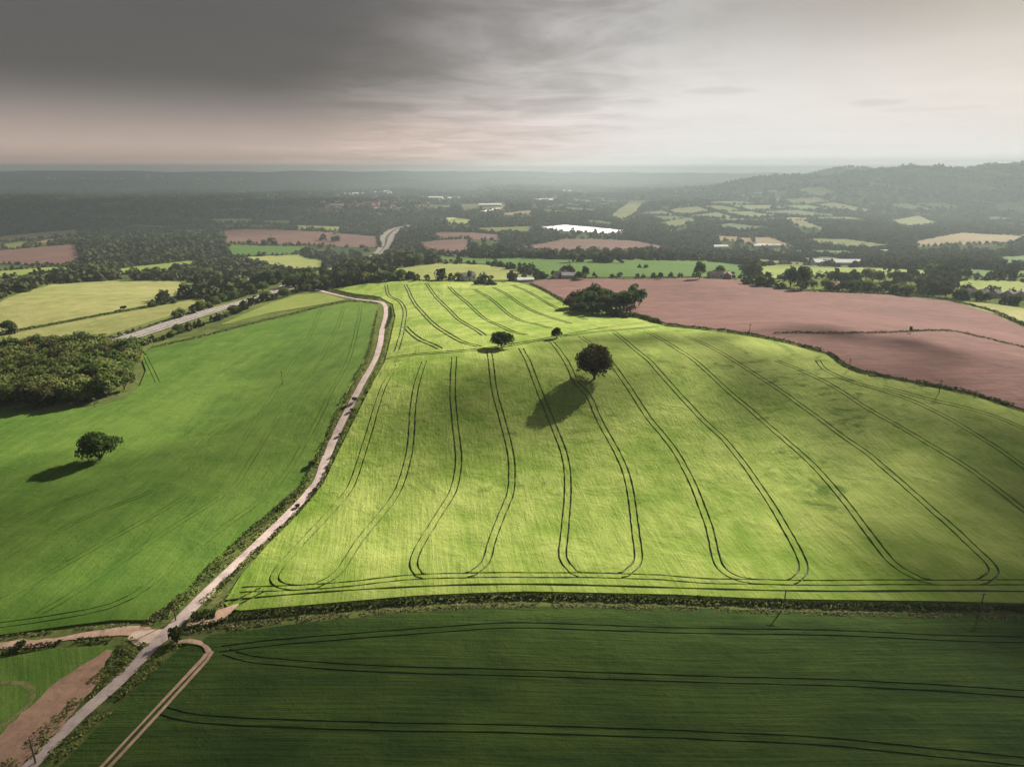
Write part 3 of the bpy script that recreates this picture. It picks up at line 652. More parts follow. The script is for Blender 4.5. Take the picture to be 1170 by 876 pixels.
def build_hedges():
    bot = [(262, 706), (330, 699), (381, 695.5), (473, 687.5), (600, 682.5), (770, 686), (895, 690), (975, 692.5), (1112, 696), (1250, 700)]
    hedge(bot, 1.1, 1.7, 30, .5, 'long dark hedge between the bright barley and the dark foreground field', seed=1)
    hedge([(219, 709), (232, 706), (247, 704)], 2.0, 3.4, 60, .5, 'short thick dark hedge between lane and field gateway', seed=2)
    hedge([(212, 720), (260, 711), (300, 706), (350, 701)], 1.2, 1.8, 18, .45, 'thin low hedge from the crossroads towards the long hedge', seed=3)
    hedge([(172, 713), (205, 688), (251, 642), (287, 609), (323, 578), (345, 559)], 1.5, 2.4, 20, .45, 'ragged hedge left of the lane from crossroads to bend', gaps=.35, seed=4)
    hedge([(346, 556), (357, 532), (374, 498), (388, 466), (404, 435), (419, 407), (426, 380), (431, 356)], 1.0, 1.4, 10, .45, 'low thin hedge left of the lane climbing to the crest', gaps=.5, seed=5)
    hedge([(252, 672), (292, 632), (324, 603), (362, 562), (374, 538), (381, 520)], .9, 1.3, 11, .45, 'low straggling hedge right of the lane beside the barley', gaps=.55, seed=6)
    hedge([(442, 375), (447, 362), (446, 351)], 1.4, 1.5, 16, .5, 'short dark hedge on the inside of the lane bend at the top', seed=7)
    hedge([(434, 342), (408, 339.5), (385, 334), (366, 329)], 2.2, 2.5, 24, .6, 'dark hedge lining the lane on top of the green field', seed=8)
    hedge([(432, 347.5), (400, 345), (371, 350), (331, 360), (281, 372.5), (232, 385), (172, 398)], 1.6, 2.2, 14, .6, 'dark hedge along the top of the green field', seed=9)
    hedge([(150, 741), (137, 752), (100, 790), (60, 829), (20, 868), (-10, 900)], .9, 3.6, 26, .4, 'weedy low hedge between lane and small field', 'verge', .3, seed=10)
    hedge([(0, 748), (30, 742), (70, 736), (130, 732)], 1.2, 1.6, 20, .45, 'low dark hedge below the pale dirt track', gaps=.1, seed=11)
    hedge([(606, 325), (640, 343), (652, 350)], 1.8, 2., 12, .7, 'dark hedge from the farm sheds to the tree clump', seed=12)
    hedge([(694, 358), (728, 362), (762, 371.5), (800, 376), (860, 384), (900, 392), (945, 404), (960, 415), (978, 424), (1010, 431), (1050, 438.5), (1110, 450.5), (1170, 469.5), (1290, 508)], 1.5, 2., 16, .6, 'long dark hedge between the barley and the red field', gaps=.12, seed=13)
    hedge([(700, 359), (728, 363), (752, 370)], 2.6, 5, 40, .7, 'thick bank of scrub at the foot of the pines', seed=14)
    hedge([(884, 382), (905, 381), (960, 381.5), (1020, 380.5), (1085, 379), (1120, 386), (1170, 398), (1240, 416)], 1.2, 1.6, 11, .6, 'thin dark hedge crossing the red ploughed field', seed=15)
    hedge([(1083, 343), (1110, 350), (1135, 357), (1170, 372), (1230, 396)], 2., 3., 14, .8, 'dark hedge curving between red field and green corner at the right', seed=16)
    hedge([(850, 320), (880, 328.5), (930, 333.5), (1020, 337), (1085, 343)], 2.2, 3., 14, .8, 'dark hedge at the foot of the belt behind the red field', seed=17)
    hedge([(624, 319), (700, 318.8), (842, 319.8)], 1.0, 1.6, 6, .8, 'thin straight hedge between red field and green strip', seed=18)
    hedge([(-40, 390), (0, 381), (41, 374.5), (113, 361), (164, 351.5), (231, 336)], 1.6, 2., 12, .7, 'hedge dividing the two pale pastures', seed=19)
    hedge([(100, 396), (150, 381), (190, 367), (210, 360)], 1.6, 2.2, 12, .7, 'low hedge between pale pasture and motorway', gaps=.2, seed=20)
    hedge([(393, 326.5), (430, 321.5), (470, 320.7), (500, 321.5), (560, 322.3), (590, 321.5)], .8, 1.4, 6, .7, 'thin low hedge along the far end of the barley', gaps=.3, seed=21)
    # verge growth nobody could count
    rng = np.random.default_rng(55); Q = []
    for path, h, w, d in (([(30, 868), (86, 812), (130, 773), (168, 735)], .3, 2.0, 20), ([(60, 868), (105, 825), (150, 782), (190, 744), (205, 733)], .6, 3.6, 26), ([(190, 706), (240, 660), (290, 615), (340, 567), (362, 530), (384, 480), (410, 432), (424, 400), (430, 360)], .35, 2.2, 16),
                          ([(232, 690), (262, 660), (300, 625), (345, 582), (372, 545), (388, 510), (405, 475), (425, 437), (438, 405), (444, 375)], .45, 2.6, 16), ([(140, 735), (152, 737), (150, 748), (120, 778)], .7, 4, 26)):
        Q.append(hedge_quads(path, h, w, d, .42, rng, .25))
    tag(link('verge_grass', quads_mesh('verge_grass', np.concatenate(Q), M['verge'])), kind='stuff')
    Q = [hedge_quads([(x, y+10) for x, y in bot], .5, 2.6, 18, .42, rng, .15), hedge_quads([(216, 722), (260, 716), (300, 711)], .4, 2.2, 14, .4, rng, .2), hedge_quads([(0, 729), (80, 720), (150, 714)], .35, 1.6, 8, .4, rng, .4),
         hedge_quads([(168, 712), (178, 704), (188, 697)], .7, 1.8, 22, .4, rng), hedge_quads([(246, 700), (262, 682), (275, 662)], .35, 2.2, 10, .4, rng, .4)]
    tag(link('dry_grass', quads_mesh('dry_grass', np.concatenate(Q), M['dry'])), kind='stuff')

# ------------------------------------------------------------------ far country
def build_far():
    rng = np.random.default_rng(3)
    def lowtree(r):
        d = r.normal(0, 1, (26, 3)); d /= np.linalg.norm(d, axis=1)[:, None]; d[:, 2] = np.abs(d[:, 2])
        P = d*r.uniform(.6, 1.05, (26, 1))*np.array([.55, .55, .85]); P[:, 2] += .12
        return leaf_quads(P, d, .42, r, .45)
    PRO = [lowtree(rng) for _ in range(10)]
    def plant(P, size, name):
        out = []
        z = H(P[:, 0], P[:, 1]); k = rng.integers(0, len(PRO), len(P)); a = rng.uniform(0, 6.28, len(P))
        for j in range(len(PRO)):
            m = k == j; s = size[m][:, None, None, None]
            q = PRO[j][None]; ca, sa = np.cos(a[m])[:, None, None], np.sin(a[m])[:, None, None]
            x = q[..., 0]*ca-q[..., 1]*sa; y = q[..., 0]*sa+q[..., 1]*ca
            w = np.stack([x, y, np.broadcast_to(q[..., 2], x.shape)], -1)*s
            w = w+np.stack([P[m, 0], P[m, 1], z[m]-.3], -1)[:, None, None, :]
            out.append(w.reshape(-1, 4, 3))
        tag(link(name, quads_mesh(name, np.concatenate(out), M['leaf_far'])), kind='stuff')
    def clear(P, pad=0):
        ok = np.ones(len(P), bool)
        for f in FIELDS:
            if f[:, 1].max() < 480: continue
            ok &= ~inside(P, f)
        for w in FIELDS_W: ok &= ~inside(P, w)
        r = np.linalg.norm(P, axis=1); u = P/r[:, None]; low = rng.uniform(0, 1, len(P)) < .06
        for ahead in (35, 75, 120, 170, 220):     # open ground in front of the mapped fields
            Q = P+u*ahead*rng.uniform(.45, 1.35, (len(P), 1))
            for f in FIELDS:
                if f[:, 1].min() > 640: ok &= ~inside(Q, f) | low
        for p in HW:
            dd = np.min(np.linalg.norm(P[:, None, :]-p[None, ::2, :], axis=2), axis=1); ok &= dd > 26
        return ok
    # patchwork of generic fields
    ang = R(14); ca, sa = math.cos(ang), math.sin(ang)
    cw, ch = 175, 215
    corner = {}
    def cor(i, j):
        if (i, j) not in corner:
            u, v = i*cw+rng.uniform(-52, 52), j*ch+rng.uniform(-62, 62); corner[i, j] = np.array([u*ca-v*sa, u*sa+v*ca])
        return corner[i, j]
    hed = []; cells = {}
    noise_f = lambda x, y: np.sin(x*.0021+1.1)*np.sin(y*.0017+.5)+.6*np.sin(x*.0049-y*.0023)+.5*np.sin(x*.0031+y*.0057+2)
    Vf, Ff, Fm = [], [], []
    mats = ['far_green', 'far_olive', 'far_dark', 'far_tan', 'far_red', 'far_yellow']
    for i in range(-32, 48):
        for j in range(-9, 32):
            Q = [cor(i, j), cor(i+1, j), cor(i+1, j+1), cor(i, j+1)]; c = sum(Q)/4
            if c[1] < 820 or c[1] > 5600 or abs(c[0]) > c[1]*.85+250: continue
            pr = .38 if c[0] < -100 else .68
            pr *= np.interp(c[1], [800, 2500, 5600], [1.2, .9, .6])
            if noise_f(*c) > .55: pr *= .25
            if rng.uniform() > pr: cells[i, j] = c; continue
            e = [cor(i, j), cor(i+1, j), cor(i+1, j+1), cor(i, j+1)]
            for a, b in zip(e, e[1:]+e[:1]): hed.append((a, b))
            if not clear(np.array([c]+[q*.5+c*.5 for q in Q])).all(): continue
            mi = rng.choice(6, p=[.18, .38, .26, .06, .07, .05] if c[0] > -100 else [.08, .30, .44, .06, .09, .03])
            n = 6; k = len(Vf)
            for a in range(n+1):
                for b in range(n+1):
                    s, t = a/n, b/n
                    p = Q[0]*(1-s)*(1-t)+Q[1]*s*(1-t)+Q[2]*s*t+Q[3]*(1-s)*t; p = c+(p-c)*.95
                    Vf.append((p[0], p[1], float(H(*p))+.9))
            for a in range(n):
                for b in range(n):
                    q = k+a*(n+1)+b; Ff.append((q, q+n+1, q+n+2, q+1)); Fm.append(mi)
    tag(mesh_obj('valley_fields', Vf, Ff, [M[m] for m in mats], None, Fm), kind='structure')
    # hedgerow trees
    P = []
    for a, b in hed:
        L = np.linalg.norm(b-a); n = int(L/9)
        t = rng.uniform(0, 1, n); P.append(a[None]+(b-a)[None]*t[:, None]+rng.normal(0, 2.5, (n, 2)))
    P = np.concatenate(P); P = P[clear(P)]
    plant(P, rng.uniform(4.5, 12, len(P)), 'distant_hedgerows')
    if REST: A = np.array(REST); plant(A[:, :2], A[:, 2]*1.05, 'distant_trees')
    # hedges of the mapped fields beyond the red field
    P = []
    for f in FIELDS:
        if f[:, 1].min() > 620:
            b = densify([tuple(q) for q in f], 9); P.append(b[rng.uniform(0, 1, len(b)) < .8]+0)
    P = np.concatenate(P); c = rng.normal(0, 3, P.shape); P = P+c
    plant(P, rng.uniform(3.5, 9, len(P)), 'distant_hedgerows')
    # woods filling what is not farmed
    def scatter(n, ymin, ymax, half):
        y = np.sqrt(rng.uniform(ymin**2, ymax**2, n)); x = rng.uniform(-1, 1, n)*(y*.80+half); return np.stack([x, y], 1)
    P = scatter(60000, 640, 2600, 120)
    infield = np.zeros(len(P), bool)
    for k in range(0, len(Ff), 36):
        q = [Vf[Ff[k][0]][:2], Vf[Ff[k+30][1]][:2], Vf[Ff[k+35][2]][:2], Vf[Ff[k+5][3]][:2]]; infield |= inside(P, q)
    dens = .33+.45*(noise_f(P[:, 0]*2.3+100, P[:, 1]*2.3) > -.1)
    keep = ~infield & clear(P) & (rng.uniform(0, 1, len(P)) < dens)
    P = P[keep]; plant(P, rng.uniform(7, 15, len(P)), 'distant_woodland')
    P = scatter(34000, 2600, 9000, 200)
    infield = np.zeros(len(P), bool)
    for k in range(0, len(Ff), 36):
        q = [Vf[Ff[k][0]][:2], Vf[Ff[k+30][1]][:2], Vf[Ff[k+35][2]][:2], Vf[Ff[k+5][3]][:2]]; infield |= inside(P, q)
    P = P[~infield & clear(P)]; plant(P, rng.uniform(12, 26, len(P)), 'distant_woodland')

# ------------------------------------------------------------------ buildings, poles, cars
def house(px, py, L, W, hw, hr, rz, wall, roof, label, cat='house', name='house', group=None, chimney=True, windows=True):
    p = at(px, py); o = empty(name, p, rz); tag(o, label, cat, group)
    V, Fc = [], []
    x, y = L/2, W/2
    V = [(-x, -y, -1), (x, -y, -1), (x, y, -1), (-x, y, -1), (-x, -y, hw), (x, -y, hw), (x, y, hw), (-x, y, hw), (-x, 0, hw+hr), (x, 0, hw+hr)]
    Fc = [(0, 1, 5, 4), (2, 3, 7, 6), (1, 2, 6, 9, 5), (3, 0, 4, 8, 7)]
    mesh_obj('wall', V, Fc, M[wall], o)
    e = .4; k = hr/y; t = .18
    V = [(-x-e, -y-e, hw-e*k+.03), (x+e, -y-e, hw-e*k+.03), (x+e, 0, hw+hr+.03), (-x-e, 0, hw+hr+.03), (x+e, y+e, hw-e*k+.03), (-x-e, y+e, hw-e*k+.03)]
    V += [(a, b, c+t) for a, b, c in V]
    Fc = [(0, 3, 2, 1), (3, 5, 4, 2), (6, 7, 8, 9), (9, 8, 10, 11), (0, 1, 7, 6), (5, 11, 10, 4), (1, 2, 8, 7), (2, 4, 10, 8), (3, 0, 6, 9), (5, 3, 9, 11)]
    r = mesh_obj('roof', V, Fc, M[roof], o)
    if chimney:
        V, Fc = [], []; box(V, Fc, (x*.6, 0, hw+hr+.5), (.9, .7, 1.8)); mesh_obj('chimney', V, Fc, M['brick'], r)
    if windows:
        for s in (-1, 1):
            for fx in (-.3, .3):
                V, Fc = [], []; box(V, Fc, (fx*L, s*(y+.02), hw*.62), (1.3, .08, 1.2)); mesh_obj('window', V, Fc, M['glass'], o)
        V, Fc = [], []; box(V, Fc, (0, -(y+.02), 1.0), (1.0, .08, 2.0)); mesh_obj('door', V, Fc, M['wood'], o)
    return o
def build_buildings():
    house(535, 320, 13, 7, 4.8, 2.6, R(30), 'white_wall', 'slate', 'white farmhouse with grey roof behind dark trees at the far end of the barley')
    house(600, 322, 16, 7, 2.6, 1.6, R(12), 'stone', 'sheet', 'low long shed at the corner of barley and red field', 'shed', 'shed', None, False, False)
    house(591, 320.5, 9, 6, 2.6, 1.6, R(60), 'white_wall', 'slate', 'small pale shed beside the long low shed', 'shed', 'shed', None, False, False)
    house(641, 317.5, 14, 7, 4.2, 2.6, R(10), 'white_wall', 'slate', 'white house in the farm at the red field corner')
    house(651, 318, 16, 8, 3.5, 2.2, R(-8), 'stone', 'sheet', 'pale roofed barn in the farm at the red field corner', 'barn', 'barn', None, False, False)
    house(817, 318, 14, 8, 4.2, 2.8, R(10), 'stone', 'slate', 'stone house under the round tree beyond the red field')
    house(831, 318.5, 10, 8, 4, 2.6, R(70), 'brick', 'slate', 'brick house right of the stone house beyond the red field')
    house(955, 303.5, 70, 22, 6, 4, R(-4), 'concrete', 'sheet', 'long white roofed barn in the green fields beyond the belt', 'barn', 'barn', None, False, False)
    house(951, 330, 12, 8, 4, 3, R(15), 'brick', 'tile', 'red roofed house among the belt trees')
    house(1033, 333.5, 16, 8, 3.4, 1.8, R(5), 'white_wall', 'sheet', 'white bungalow with pale roof among the belt trees', 'bungalow', 'bungalow')
    for k, px in enumerate((1108, 1122, 1136, 1151, 1165)):
        house(px, 338+k*.6, 11, 8, 4, 3, R(20+9*k), 'stone', 'slate', 'grey roofed house in the row at the right edge', 'house', 'house', 'houses in the row at the right edge')
    for k, (px, py, L, w, r) in enumerate(((255, 318, 18, 'white_wall', 'slate'), (268, 321, 22, 'stone', 'slate'), (284, 324, 24, 'concrete', 'dull_sheet'), (281, 318, 16, 'brick', 'slate'))):
        house(px, py, L, 9, 3.6, 2.4, R(15+30*k), w, r, ('white walled farmhouse left of the farm sheds by the motorway', 'stone barn with pale roof in the middle of the motorway farm', 'largest pale shed of the farm beside the motorway', 'brick house behind the farm sheds by the motorway')[k], 'farm building', 'farmhouse' if k in (0, 3) else 'barn', None, False, k in (0, 3))
    for px, py, L, l in ((877, 282.5, 50, 'white roofed shed by the tan field in the valley'), (1008, 290, 30, 'white shed standing left in the hazy valley on the right'), (1046, 293, 36, 'white shed standing right in the hazy valley on the right'), (819, 284, 46, 'white roofed shed beyond the green strip'), (868, 283, 30, 'small pale shed beside the white roofed shed in the valley'), (616, 262, 40, 'pale shed at the left end of the white covers')):
        house(px, py, L, 16, 5, 3, R(random.uniform(-8, 8)), 'concrete', 'sheet', l, 'shed', 'shed', None, False, False)
    # small far town: one house mesh of each look, copied
    def block(name, L, W, hw, hr, wall, roof):
        x, y = L/2, W/2
        V = [(-x, -y, -4), (x, -y, -4), (x, y, -4), (-x, y, -4), (-x, -y, hw), (x, -y, hw), (x, y, hw), (-x, y, hw), (-x, 0, hw+hr), (x, 0, hw+hr)]
        V += [(-x-.4, -y-.4, hw-.1), (x+.4, -y-.4, hw-.1), (x+.4, 0, hw+hr+.2), (-x-.4, 0, hw+hr+.2), (x+.4, y+.4, hw-.1), (-x-.4, y+.4, hw-.1)]
        me = bpy.data.meshes.new(name); me.from_pydata(V, [], [(0, 1, 5, 4), (2, 3, 7, 6), (1, 2, 6, 9, 5), (3, 0, 4, 8, 7), (10, 11, 12, 13), (13, 12, 14, 15)])
        me.materials.append(M[wall]); me.materials.append(M[roof]); me.polygons.foreach_set('material_index', np.array([0, 0, 0, 0, 1, 1], np.int32)); me.update(); return me
    hs = [block('town_house', 16, 9, 6, 4, 'white_wall', 'tile'), block('town_house', 22, 9, 6, 4, 'brick', 'tile'), block('town_house', 14, 9, 6, 4, 'brick', 'slate')]
    sh = block('warehouse', 80, 34, 8, 5, 'concrete', 'sheet')
    rr = random.Random(5)
    for k in range(90):
        px, py = rr.gauss(425, 32), rr.uniform(231.5, 240.5)
        o = link('town_house', hs[rr.randrange(3)]); o.location = at(px, py); o.rotation_euler.z = rr.uniform(0, 3.14); s = rr.uniform(1, 1.5); o.scale = (s, s, s)
        tag(o, 'small red roofed house in the distant town beyond the motorway', 'house', 'houses of the distant town')
    for px, py in ((432, 220.5), (441, 219.5), (450, 221.5), (401, 222.5), (411, 222), (498, 227), (520, 227.5), (384, 236), (648, 219), (620, 230), (560, 236)):
        o = link('warehouse', sh); o.location = at(px, py); o.rotation_euler.z = rr.uniform(-.2, .2); s = rr.uniform(.8, 1.3); o.scale = (s, s, 1)
        tag(o, 'pale flat warehouse glinting in the distant lowland', 'warehouse', 'warehouses in the distant lowland')
    # city on the horizon at the left
    V, Fc = [], []; box(V, Fc, (0, 0, 14), (26, 20, 32)); 
    for z in range(1, 9): box(V, Fc, (0, 0, z*3.4), (26.4, 20.4, .5))
    box(V, Fc, (4, 0, 32), (8, 8, 4))
    tow = bpy.data.meshes.new('tower_block'); tow.from_pydata(V, [], Fc); tow.materials.append(M['concrete']); tow.update()
    spots = [(170, 204, 1.5), (186, 204, 1.15), (178, 204.5, .6), (140, 205, .7), (147, 205, .6), (120, 204.5, .6), (133, 204.5, .55), (56, 204, .8), (62, 204.5, .6), (95, 204.5, .6), (105, 205, .5), (276, 205, .6), (228, 205, .6), (240, 204.8, .5)]
    for k, (px, py, s) in enumerate(spots):
        o = link('tower_block', tow); o.location = at(px, py); o.scale = (s*2.2 if k > 1 else s, s*1.5, s*1.6 if k < 2 else s); o.rotation_euler.z = rr.uniform(-.3, .3)
        tag(o, ('tallest pale tower block on the far left skyline', 'darker tower block right of the tallest one on the skyline')[k] if k < 2 else 'small pale city block in the line on the far left skyline', 'building', None if k < 2 else 'city blocks on the far left skyline')
    # white crop covers
    o = field('crop_cover', [(618, 260), (645, 257.2), (719, 264.2), (699, 267.6), (649, 264.8), (621, 262)], M['fleece'], 40, 1.4)
    for k in ('kind',): del o[k]
    tag(o, 'bright white sheet of crop covers in the middle of the valley', 'crop cover')
def pole(px, py, hpx, label):
    p = at(px, py); h = max(5.5, hpx*depth(p)/F); o = empty('utility_pole', p, random.uniform(-.4, .4)); tag(o, label, 'pole', None)
    V, Fc = [], []; tube(V, Fc, (0, 0, -.5), (0, 0, h), .17, .12, 8); mesh_obj('pole', V, Fc, M['wood'], o)
    V, Fc = [], []; box(V, Fc, (0, .16, h-.5), (1.7, .12, .14)); a = mesh_obj('crossarm', V, Fc, M['wood'], o)
    for x in (-.7, 0, .7):
        V, Fc = [], []; tube(V, Fc, (x, .16, h-.43), (x, .16, h-.15), .06, .05, 6); mesh_obj('insulator', V, Fc, M['white_wall'], a)
def car(px_t, side, paint, label):
    p0 = HW[0]; i = int(px_t*(len(p0)-2)); n = normals2(p0); q = p0[i]+n[i]*side; t = p0[i+1]-p0[i]
    o = empty('car', (q[0], q[1], float(H(*q))+.52), math.atan2(t[1], t[0])); tag(o, label, 'car', None)
    V, Fc = [], []
    prof = [(-2.15, .3), (2.15, .3), (2.2, .7), (1.9, .88), (.95, .95), (.3, 1.42), (-1.25, 1.45), (-1.95, .98), (-2.2, .9)]
    for s in (-.86, .86): V += [(x, s*(.86 if z > 1.2 else 1), z) for x, z in prof]
    k = len(prof); Fc = [tuple(range(k))[::-1], tuple(range(k, 2*k))]+[(a, (a+1) % k, k+(a+1) % k, k+a) for a in range(k)]
    mesh_obj('body', V, Fc, M['car_'+paint], o)
    for s in (-1, 1):
        V = [(-1.6, s*.85, 1.0), (.75, s*.87, 1.0), (.25, s*.775, 1.38), (-1.2, s*.775, 1.40)]; V = [(x, y+s*.02, z) for x, y, z in V]; mesh_obj('side_window', V, [(0, 1, 2, 3)], M['glass'], o)
    V = [(.93, -.75, 1.0), (.93, .75, 1.0), (.36, .66, 1.42), (.36, -.66, 1.42)]; mesh_obj('windscreen', V, [(0, 1, 2, 3)], M['glass'], o)
    for x in (-1.35, 1.35):
        for s in (-1, 1):
            V, Fc = [], []; tube(V, Fc, (x, s*.66, .31), (x, s*.9, .31), .31, .31, 12); mesh_obj('wheel', V, Fc, M['tyre'], o)
def build_small():
    pole(323, 441, 18, 'thin wooden pole standing inside the green field')
    pole(109, 467, 11, 'wooden pole in front of the wood on the left')
    pole(201, 709, 12, 'wooden pole at the crossroads')
    pole(41, 872, 21, 'wooden pole beside the lane at the bottom left corner')
    pole(895, 696, 8, 'wooden pole in the long hedge, the left of the two there')
    pole(1119, 700, 9, 'wooden pole in the long hedge, the right of the two there')
    pole(1073, 449, 16, 'wooden pole in the red field, nearest the right edge')
    pole(970, 423, 13, 'wooden pole where the hedge bends at the red field')
    pole(856, 382, 8, 'wooden pole on the red field edge, farthest of the three')
    car(.020, 7.8, 'red', 'red car on the motorway just beyond the wood')
    car(.10, 7.8, 'black', 'black car on the motorway below the pale pasture')
    car(.165, -7.8, 'white', 'white car on the near carriageway of the motorway')
    car(.26, -3.2, 'white', 'white car where the motorway vanishes behind trees')
    car(.80, 7.8, 'silver', 'silver car on the far motorway bend, left carriageway')
    car(.86, -7.8, 'white', 'white car on the far motorway bend, right carriageway')

# ------------------------------------------------------------------ light, sky, air
EXPOSURE = 2.2
def build_world():
    w = bpy.data.worlds.new('World'); SC.world = w; w.use_nodes = True; nt = w.node_tree; nt.nodes.clear()
    out = nt.nodes.new('ShaderNodeOutputWorld'); bg = nt.nodes.new('ShaderNodeBackground'); bg.inputs[1].default_value = .1
    sky = nt.nodes.new('ShaderNodeTexSky'); sky.sky_type = 'NISHITA'; sky.sun_disc = False
    sky.sun_elevation = SUN_EL; sky.sun_rotation = SUN_AZ; sky.air_density = 1.5; sky.dust_density = 4
    tc = nt.nodes.new('ShaderNodeTexCoord'); sep = nt.nodes.new('ShaderNodeSeparateXYZ'); nt.links.new(tc.outputs['Generated'], sep.inputs[0])
    x, y, z = (E(nt, sep.outputs[i]) for i in range(3))
    az = x.op('ARCTAN2', y); el = z
    # cloud deck: direction meets a flat layer overhead
    zz = el.op('MAXIMUM', 0.0)+.045
    cmb = nt.nodes.new('ShaderNodeCombineXYZ'); nt.links.new((x/zz).s, cmb.inputs[0]); nt.links.new((y/zz).s, cmb.inputs[1])
    def nz(sx, sy, sc, det, rough, dist):
        mp = nt.nodes.new('ShaderNodeMapping'); mp.inputs['Scale'].default_value = (sx, sy, 1); mp.inputs['Rotation'].default_value = (0, 0, R(-8)); nt.links.new(cmb.outputs[0], mp.inputs[0])
        return noise(nt, mp.outputs[0], sc, det, rough, dist)
    n1 = nz(.30, .30, 1, 7, .58, .6); n2 = nz(1.1, 1.0, 1, 6, .62, .7); n3 = nz(.05, .10, 1, 4, .5, .2)
    wob = (n1-.5)*.34+(n3-.5)*.25+(n2-.5)*.12
    lit = (az+wob-(el-.06)*.9).sst(-.36, .24)               # thin bright cloud towards the sun, thick bank on the left
    fall = el.sst(.09, .21)*(az-.05).sst(-.1, .45)
    val = lit*(fall*-.60+1.0)*.53+.088
    rim = lit*(lit*-1+1.)*4
    streak = ((n2.sst(.3, .7)*.30+n1.sst(.3, .7)*.28)-.29)*(rim*.95+.2)
    val = val*(streak+1.)
    for a0, e0, wa, we, k0 in ((.459, .0785, .034, .0045, .16), (.275, .0990, .050, .0060, .16), (.52, .070, .06, .004, .10), (.13, .088, .07, .005, .10)):
        da = (az-a0+(n2-.5)*.05)/wa; de = (el-e0+(n2-.5)*.012)/we
        val = val*((da*da+de*de).sst(1.3, .1)*-k0+1.)
    glow = (az-.20).op('ABSOLUTE').sst(.5, .0)*(el-.085).op('ABSOLUTE').sst(.10, .0)
    val = val+glow*.10
    low = el.sst(.12, .01)
    tone = mixc(nt, az.sst(-.25, .25), (1.05, .95, .94), (1., .985, .985))
    base = mixc(nt, low*az.sst(.30, -.25), tone, (1.28, .93, .78))
    lift = low*(lit*-.75+1.)*.34
    val = val+lift
    val = val*(el.sst(.24, .6)*.25+1.)
    k = 1/(.1*2**EXPOSURE)
    cmul = nt.nodes.new('ShaderNodeVectorMath'); cmul.operation = 'SCALE'; nt.links.new(base, cmul.inputs[0]); nt.links.new((val*k).s, cmul.inputs['Scale'])
    behind = y.sst(.1, -.3)
    c = mixc(nt, behind*.8, cmul.outputs[0], (.62, .61, .64))
    c = mixc(nt, .985, sky.outputs[0], c)
    nt.links.new(c, bg.inputs[0]); nt.links.new(bg.outputs[0], out.inputs[0])
    sun = bpy.data.lights.new('sun', 'SUN'); sun.energy = 4.4; sun.angle = R(.6); sun.color = (1., .90, .76)
    o = bpy.data.objects.new('sun', sun); COL.objects.link(o)
    d = Vector((math.sin(SUN_AZ)*math.cos(SUN_EL), math.cos(SUN_AZ)*math.cos(SUN_EL), math.sin(SUN_EL)))
    o.rotation_euler = d.to_track_quat('Z', 'Y').to_euler(); o.location = (300, 300, 400)
    return d
def build_haze(dens=1.3e-4):
    m, nt = new_mat('haze_air'); v = nt.nodes.new('ShaderNodeVolumePrincipled'); o = nt.nodes.new('ShaderNodeOutputMaterial')
    v.inputs['Color'].default_value = (.255, .31, .335, 1); v.inputs['Density'].default_value = dens; v.inputs['Anisotropy'].default_value = .3
    nt.links.new(v.outputs[0], o.inputs['Volume'])
    V, Fc = [], []; box(V, Fc, (0, 7200, 45), (27600, 20200, 266))
    h = mesh_obj('haze', V, Fc, m); tag(h, kind='stuff')
def shade_cloud(tx, ty, sx, sy, alt, d, seed, dens=.9, rz=0):
    """a flat cloud, added out of view towards the sun to shade ground point (tx,ty)"""
    k = alt/d.z; c = Vector((tx, ty, 0))+d*k
    rng = np.random.default_rng(seed); n, m_ = 48, 24; V, Fc = [], []
    ph = rng.uniform(0, 6.28, 12)
    for i in range(m_+1):
        th = math.pi*i/m_
        for j in range(n):
            a = 2*math.pi*j/n
            r = 1+.13*math.sin(3*a+ph[0])+.10*math.sin(5*a+ph[1]+th)+.06*math.sin(9*a+ph[2]+2*th)+.05*math.sin(14*a+ph[3])
            b = 1+.35*math.sin(4*a+3*th+ph[4])*math.sin(3*th)
            V.append((sx*r*math.sin(th)*math.cos(a), sy*r*math.sin(th)*math.sin(a), alt*.035*math.cos(th)*b))
    for i in range(m_):
        for j in range(n): Fc.append((i*n+j, i*n+(j+1) % n, (i+1)*n+(j+1) % n, (i+1)*n+j))
    mat, nt = new_mat('shade_cloud_vapour')
    t = nt.nodes.new('ShaderNodeTexCoord'); mp = nt.nodes.new('ShaderNodeMapping'); nt.links.new(t.outputs['Generated'], mp.inputs[0])
    nt.links.new(t.outputs['Object'], mp.inputs[0]); mp.inputs['Scale'].default_value = (1/sx, 1/sy, 0)
    gr = nt.nodes.new('ShaderNodeVectorMath'); gr.operation = 'LENGTH'; nt.links.new(mp.outputs[0], gr.inputs[0])
    nn = noise(nt, mp.outputs[0], 2.6, 5, .6)
    edge = (E(nt, gr.outputs['Value'])+(nn-.5)*.9).sst(1.0, .55)*dens
    a = nt.nodes.new('ShaderNodeBsdfTransparent'); b = nt.nodes.new('ShaderNodeBsdfDiffuse'); b.inputs[0].default_value = (.8, .8, .82, 1)
    tr = nt.nodes.new('ShaderNodeBsdfTranslucent'); tr.inputs[0].default_value = (.8, .8, .82, 1); m2 = nt.nodes.new('ShaderNodeMixShader'); nt.links.new(b.outputs[0], m2.inputs[1]); nt.links.new(tr.outputs[0], m2.inputs[2])
    mx = nt.nodes.new('ShaderNodeMixShader'); nt.links.new(edge.s, mx.inputs[0]); nt.links.new(a.outputs[0], mx.inputs[1]); nt.links.new(m2.outputs[0], mx.inputs[2])
    o = nt.nodes.new('ShaderNodeOutputMaterial'); nt.links.new(mx.outputs[0], o.inputs[0])
    ob = mesh_obj('shade_cloud', V, Fc, mat, smooth=True); ob.location = c; ob.rotation_euler.z = rz; tag(ob, kind='stuff')
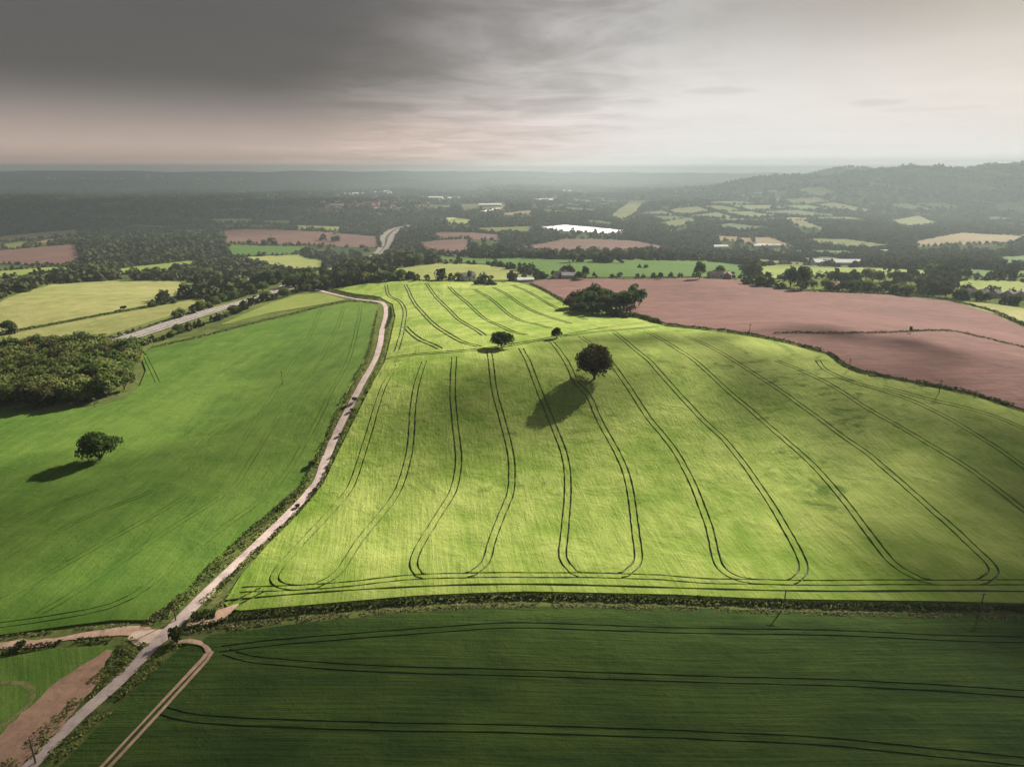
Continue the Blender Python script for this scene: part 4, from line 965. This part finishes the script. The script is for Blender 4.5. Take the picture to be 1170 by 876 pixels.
def build_shade_clouds(d):  # unseen clouds, placed above the frame to cast shade on the land
    shade_cloud(60, 50, 520, 84, 800, d, 1, .66, R(-3))
    shade_cloud(205, 138, 140, 76, 800, d, 5, .80, R(-38))
    shade_cloud(300, 85, 190, 95, 800, d, 9, .7, R(0))
    shade_cloud(-245, 150, 170, 85, 800, d, 2, .42, R(20))
    shade_cloud(12, 262, 62, 26, 800, d, 11, .42, R(6))  # thin band added to darken the slope below the crest
    shade_cloud(130, 275, 70, 30, 800, d, 12, .4, R(-25))
    shade_cloud(-330, 330, 90, 120, 800, d, 8, .3)
    shade_cloud(-2500, 3000, 2500, 1900, 6000, d, 3, .9)
    shade_cloud(-4800, 9500, 5200, 4000, 6000, d, 7, .9)
    shade_cloud(3200, 11500, 5500, 4200, 6000, d, 10, .75)  # added so the far haze and skyline turn darker
    shade_cloud(2700, 4300, 2500, 1700, 6000, d, 4, .8)  # added to dim the hills on the right

build_materials()
def dirt_mat(name, lo, hi, grass, cover):
    m, nt = new_mat(name); v = coords(nt)
    a = noise(nt, v, .35, 5, .65); b = noise(nt, v, 1.6, 4, .7); g = noise(nt, v, .55, 5, .7, .4)
    c = mixc(nt, (a*.6+b*.4).sst(.35, .65), lo, hi)
    c = mixc(nt, (g*.7+b*.3).sst(cover, cover+.09)*.85, c, grass)
    finish(nt, c, 1., bump(nt, b, .4, .12), 0.); return m
M['dirt'] = dirt_mat('pink_dirt', (.25, .165, .125), (.38, .265, .205), (.08, .105, .03), .56)
M['dirt_red'] = dirt_mat('red_dirt', (.19, .122, .088), (.28, .18, .13), (.085, .11, .03), .56)
M['dirt_pale'] = dirt_mat('pale_dirt', (.33, .25, .21), (.45, .36, .30), (.12, .13, .05), .66)
M['worn_grass'] = dirt_mat('worn_grass', (.12, .11, .05), (.18, .15, .08), (.06, .105, .022), .44)
build_land(); build_trees(); plant_trees(); build_hedges(); build_buildings(); build_far(); build_small()
sd = build_world(); build_shade_clouds(sd); build_haze()
print('trees', NTREE[0])

cam = bpy.data.cameras.new('camera'); cam.sensor_width = 36; cam.lens = 36*F/1170; cam.clip_start = .5; cam.clip_end = 40000
co = bpy.data.objects.new('camera', cam); COL.objects.link(co); co.location = (0, 0, CAMZ); co.rotation_euler = (math.pi/2-PITCH, 0, 0); SC.camera = co
vs = SC.view_settings; vs.view_transform = 'Standard'; vs.look = 'None'; vs.exposure = EXPOSURE; vs.gamma = 1; vs.use_curve_mapping = False
cy = SC.cycles; cy.max_bounces = 4; cy.diffuse_bounces = 2; cy.glossy_bounces = 1; cy.transmission_bounces = 2; cy.volume_bounces = 0; cy.transparent_max_bounces = 8
cy.use_denoising = True; cy.caustics_reflective = False; cy.caustics_refractive = False
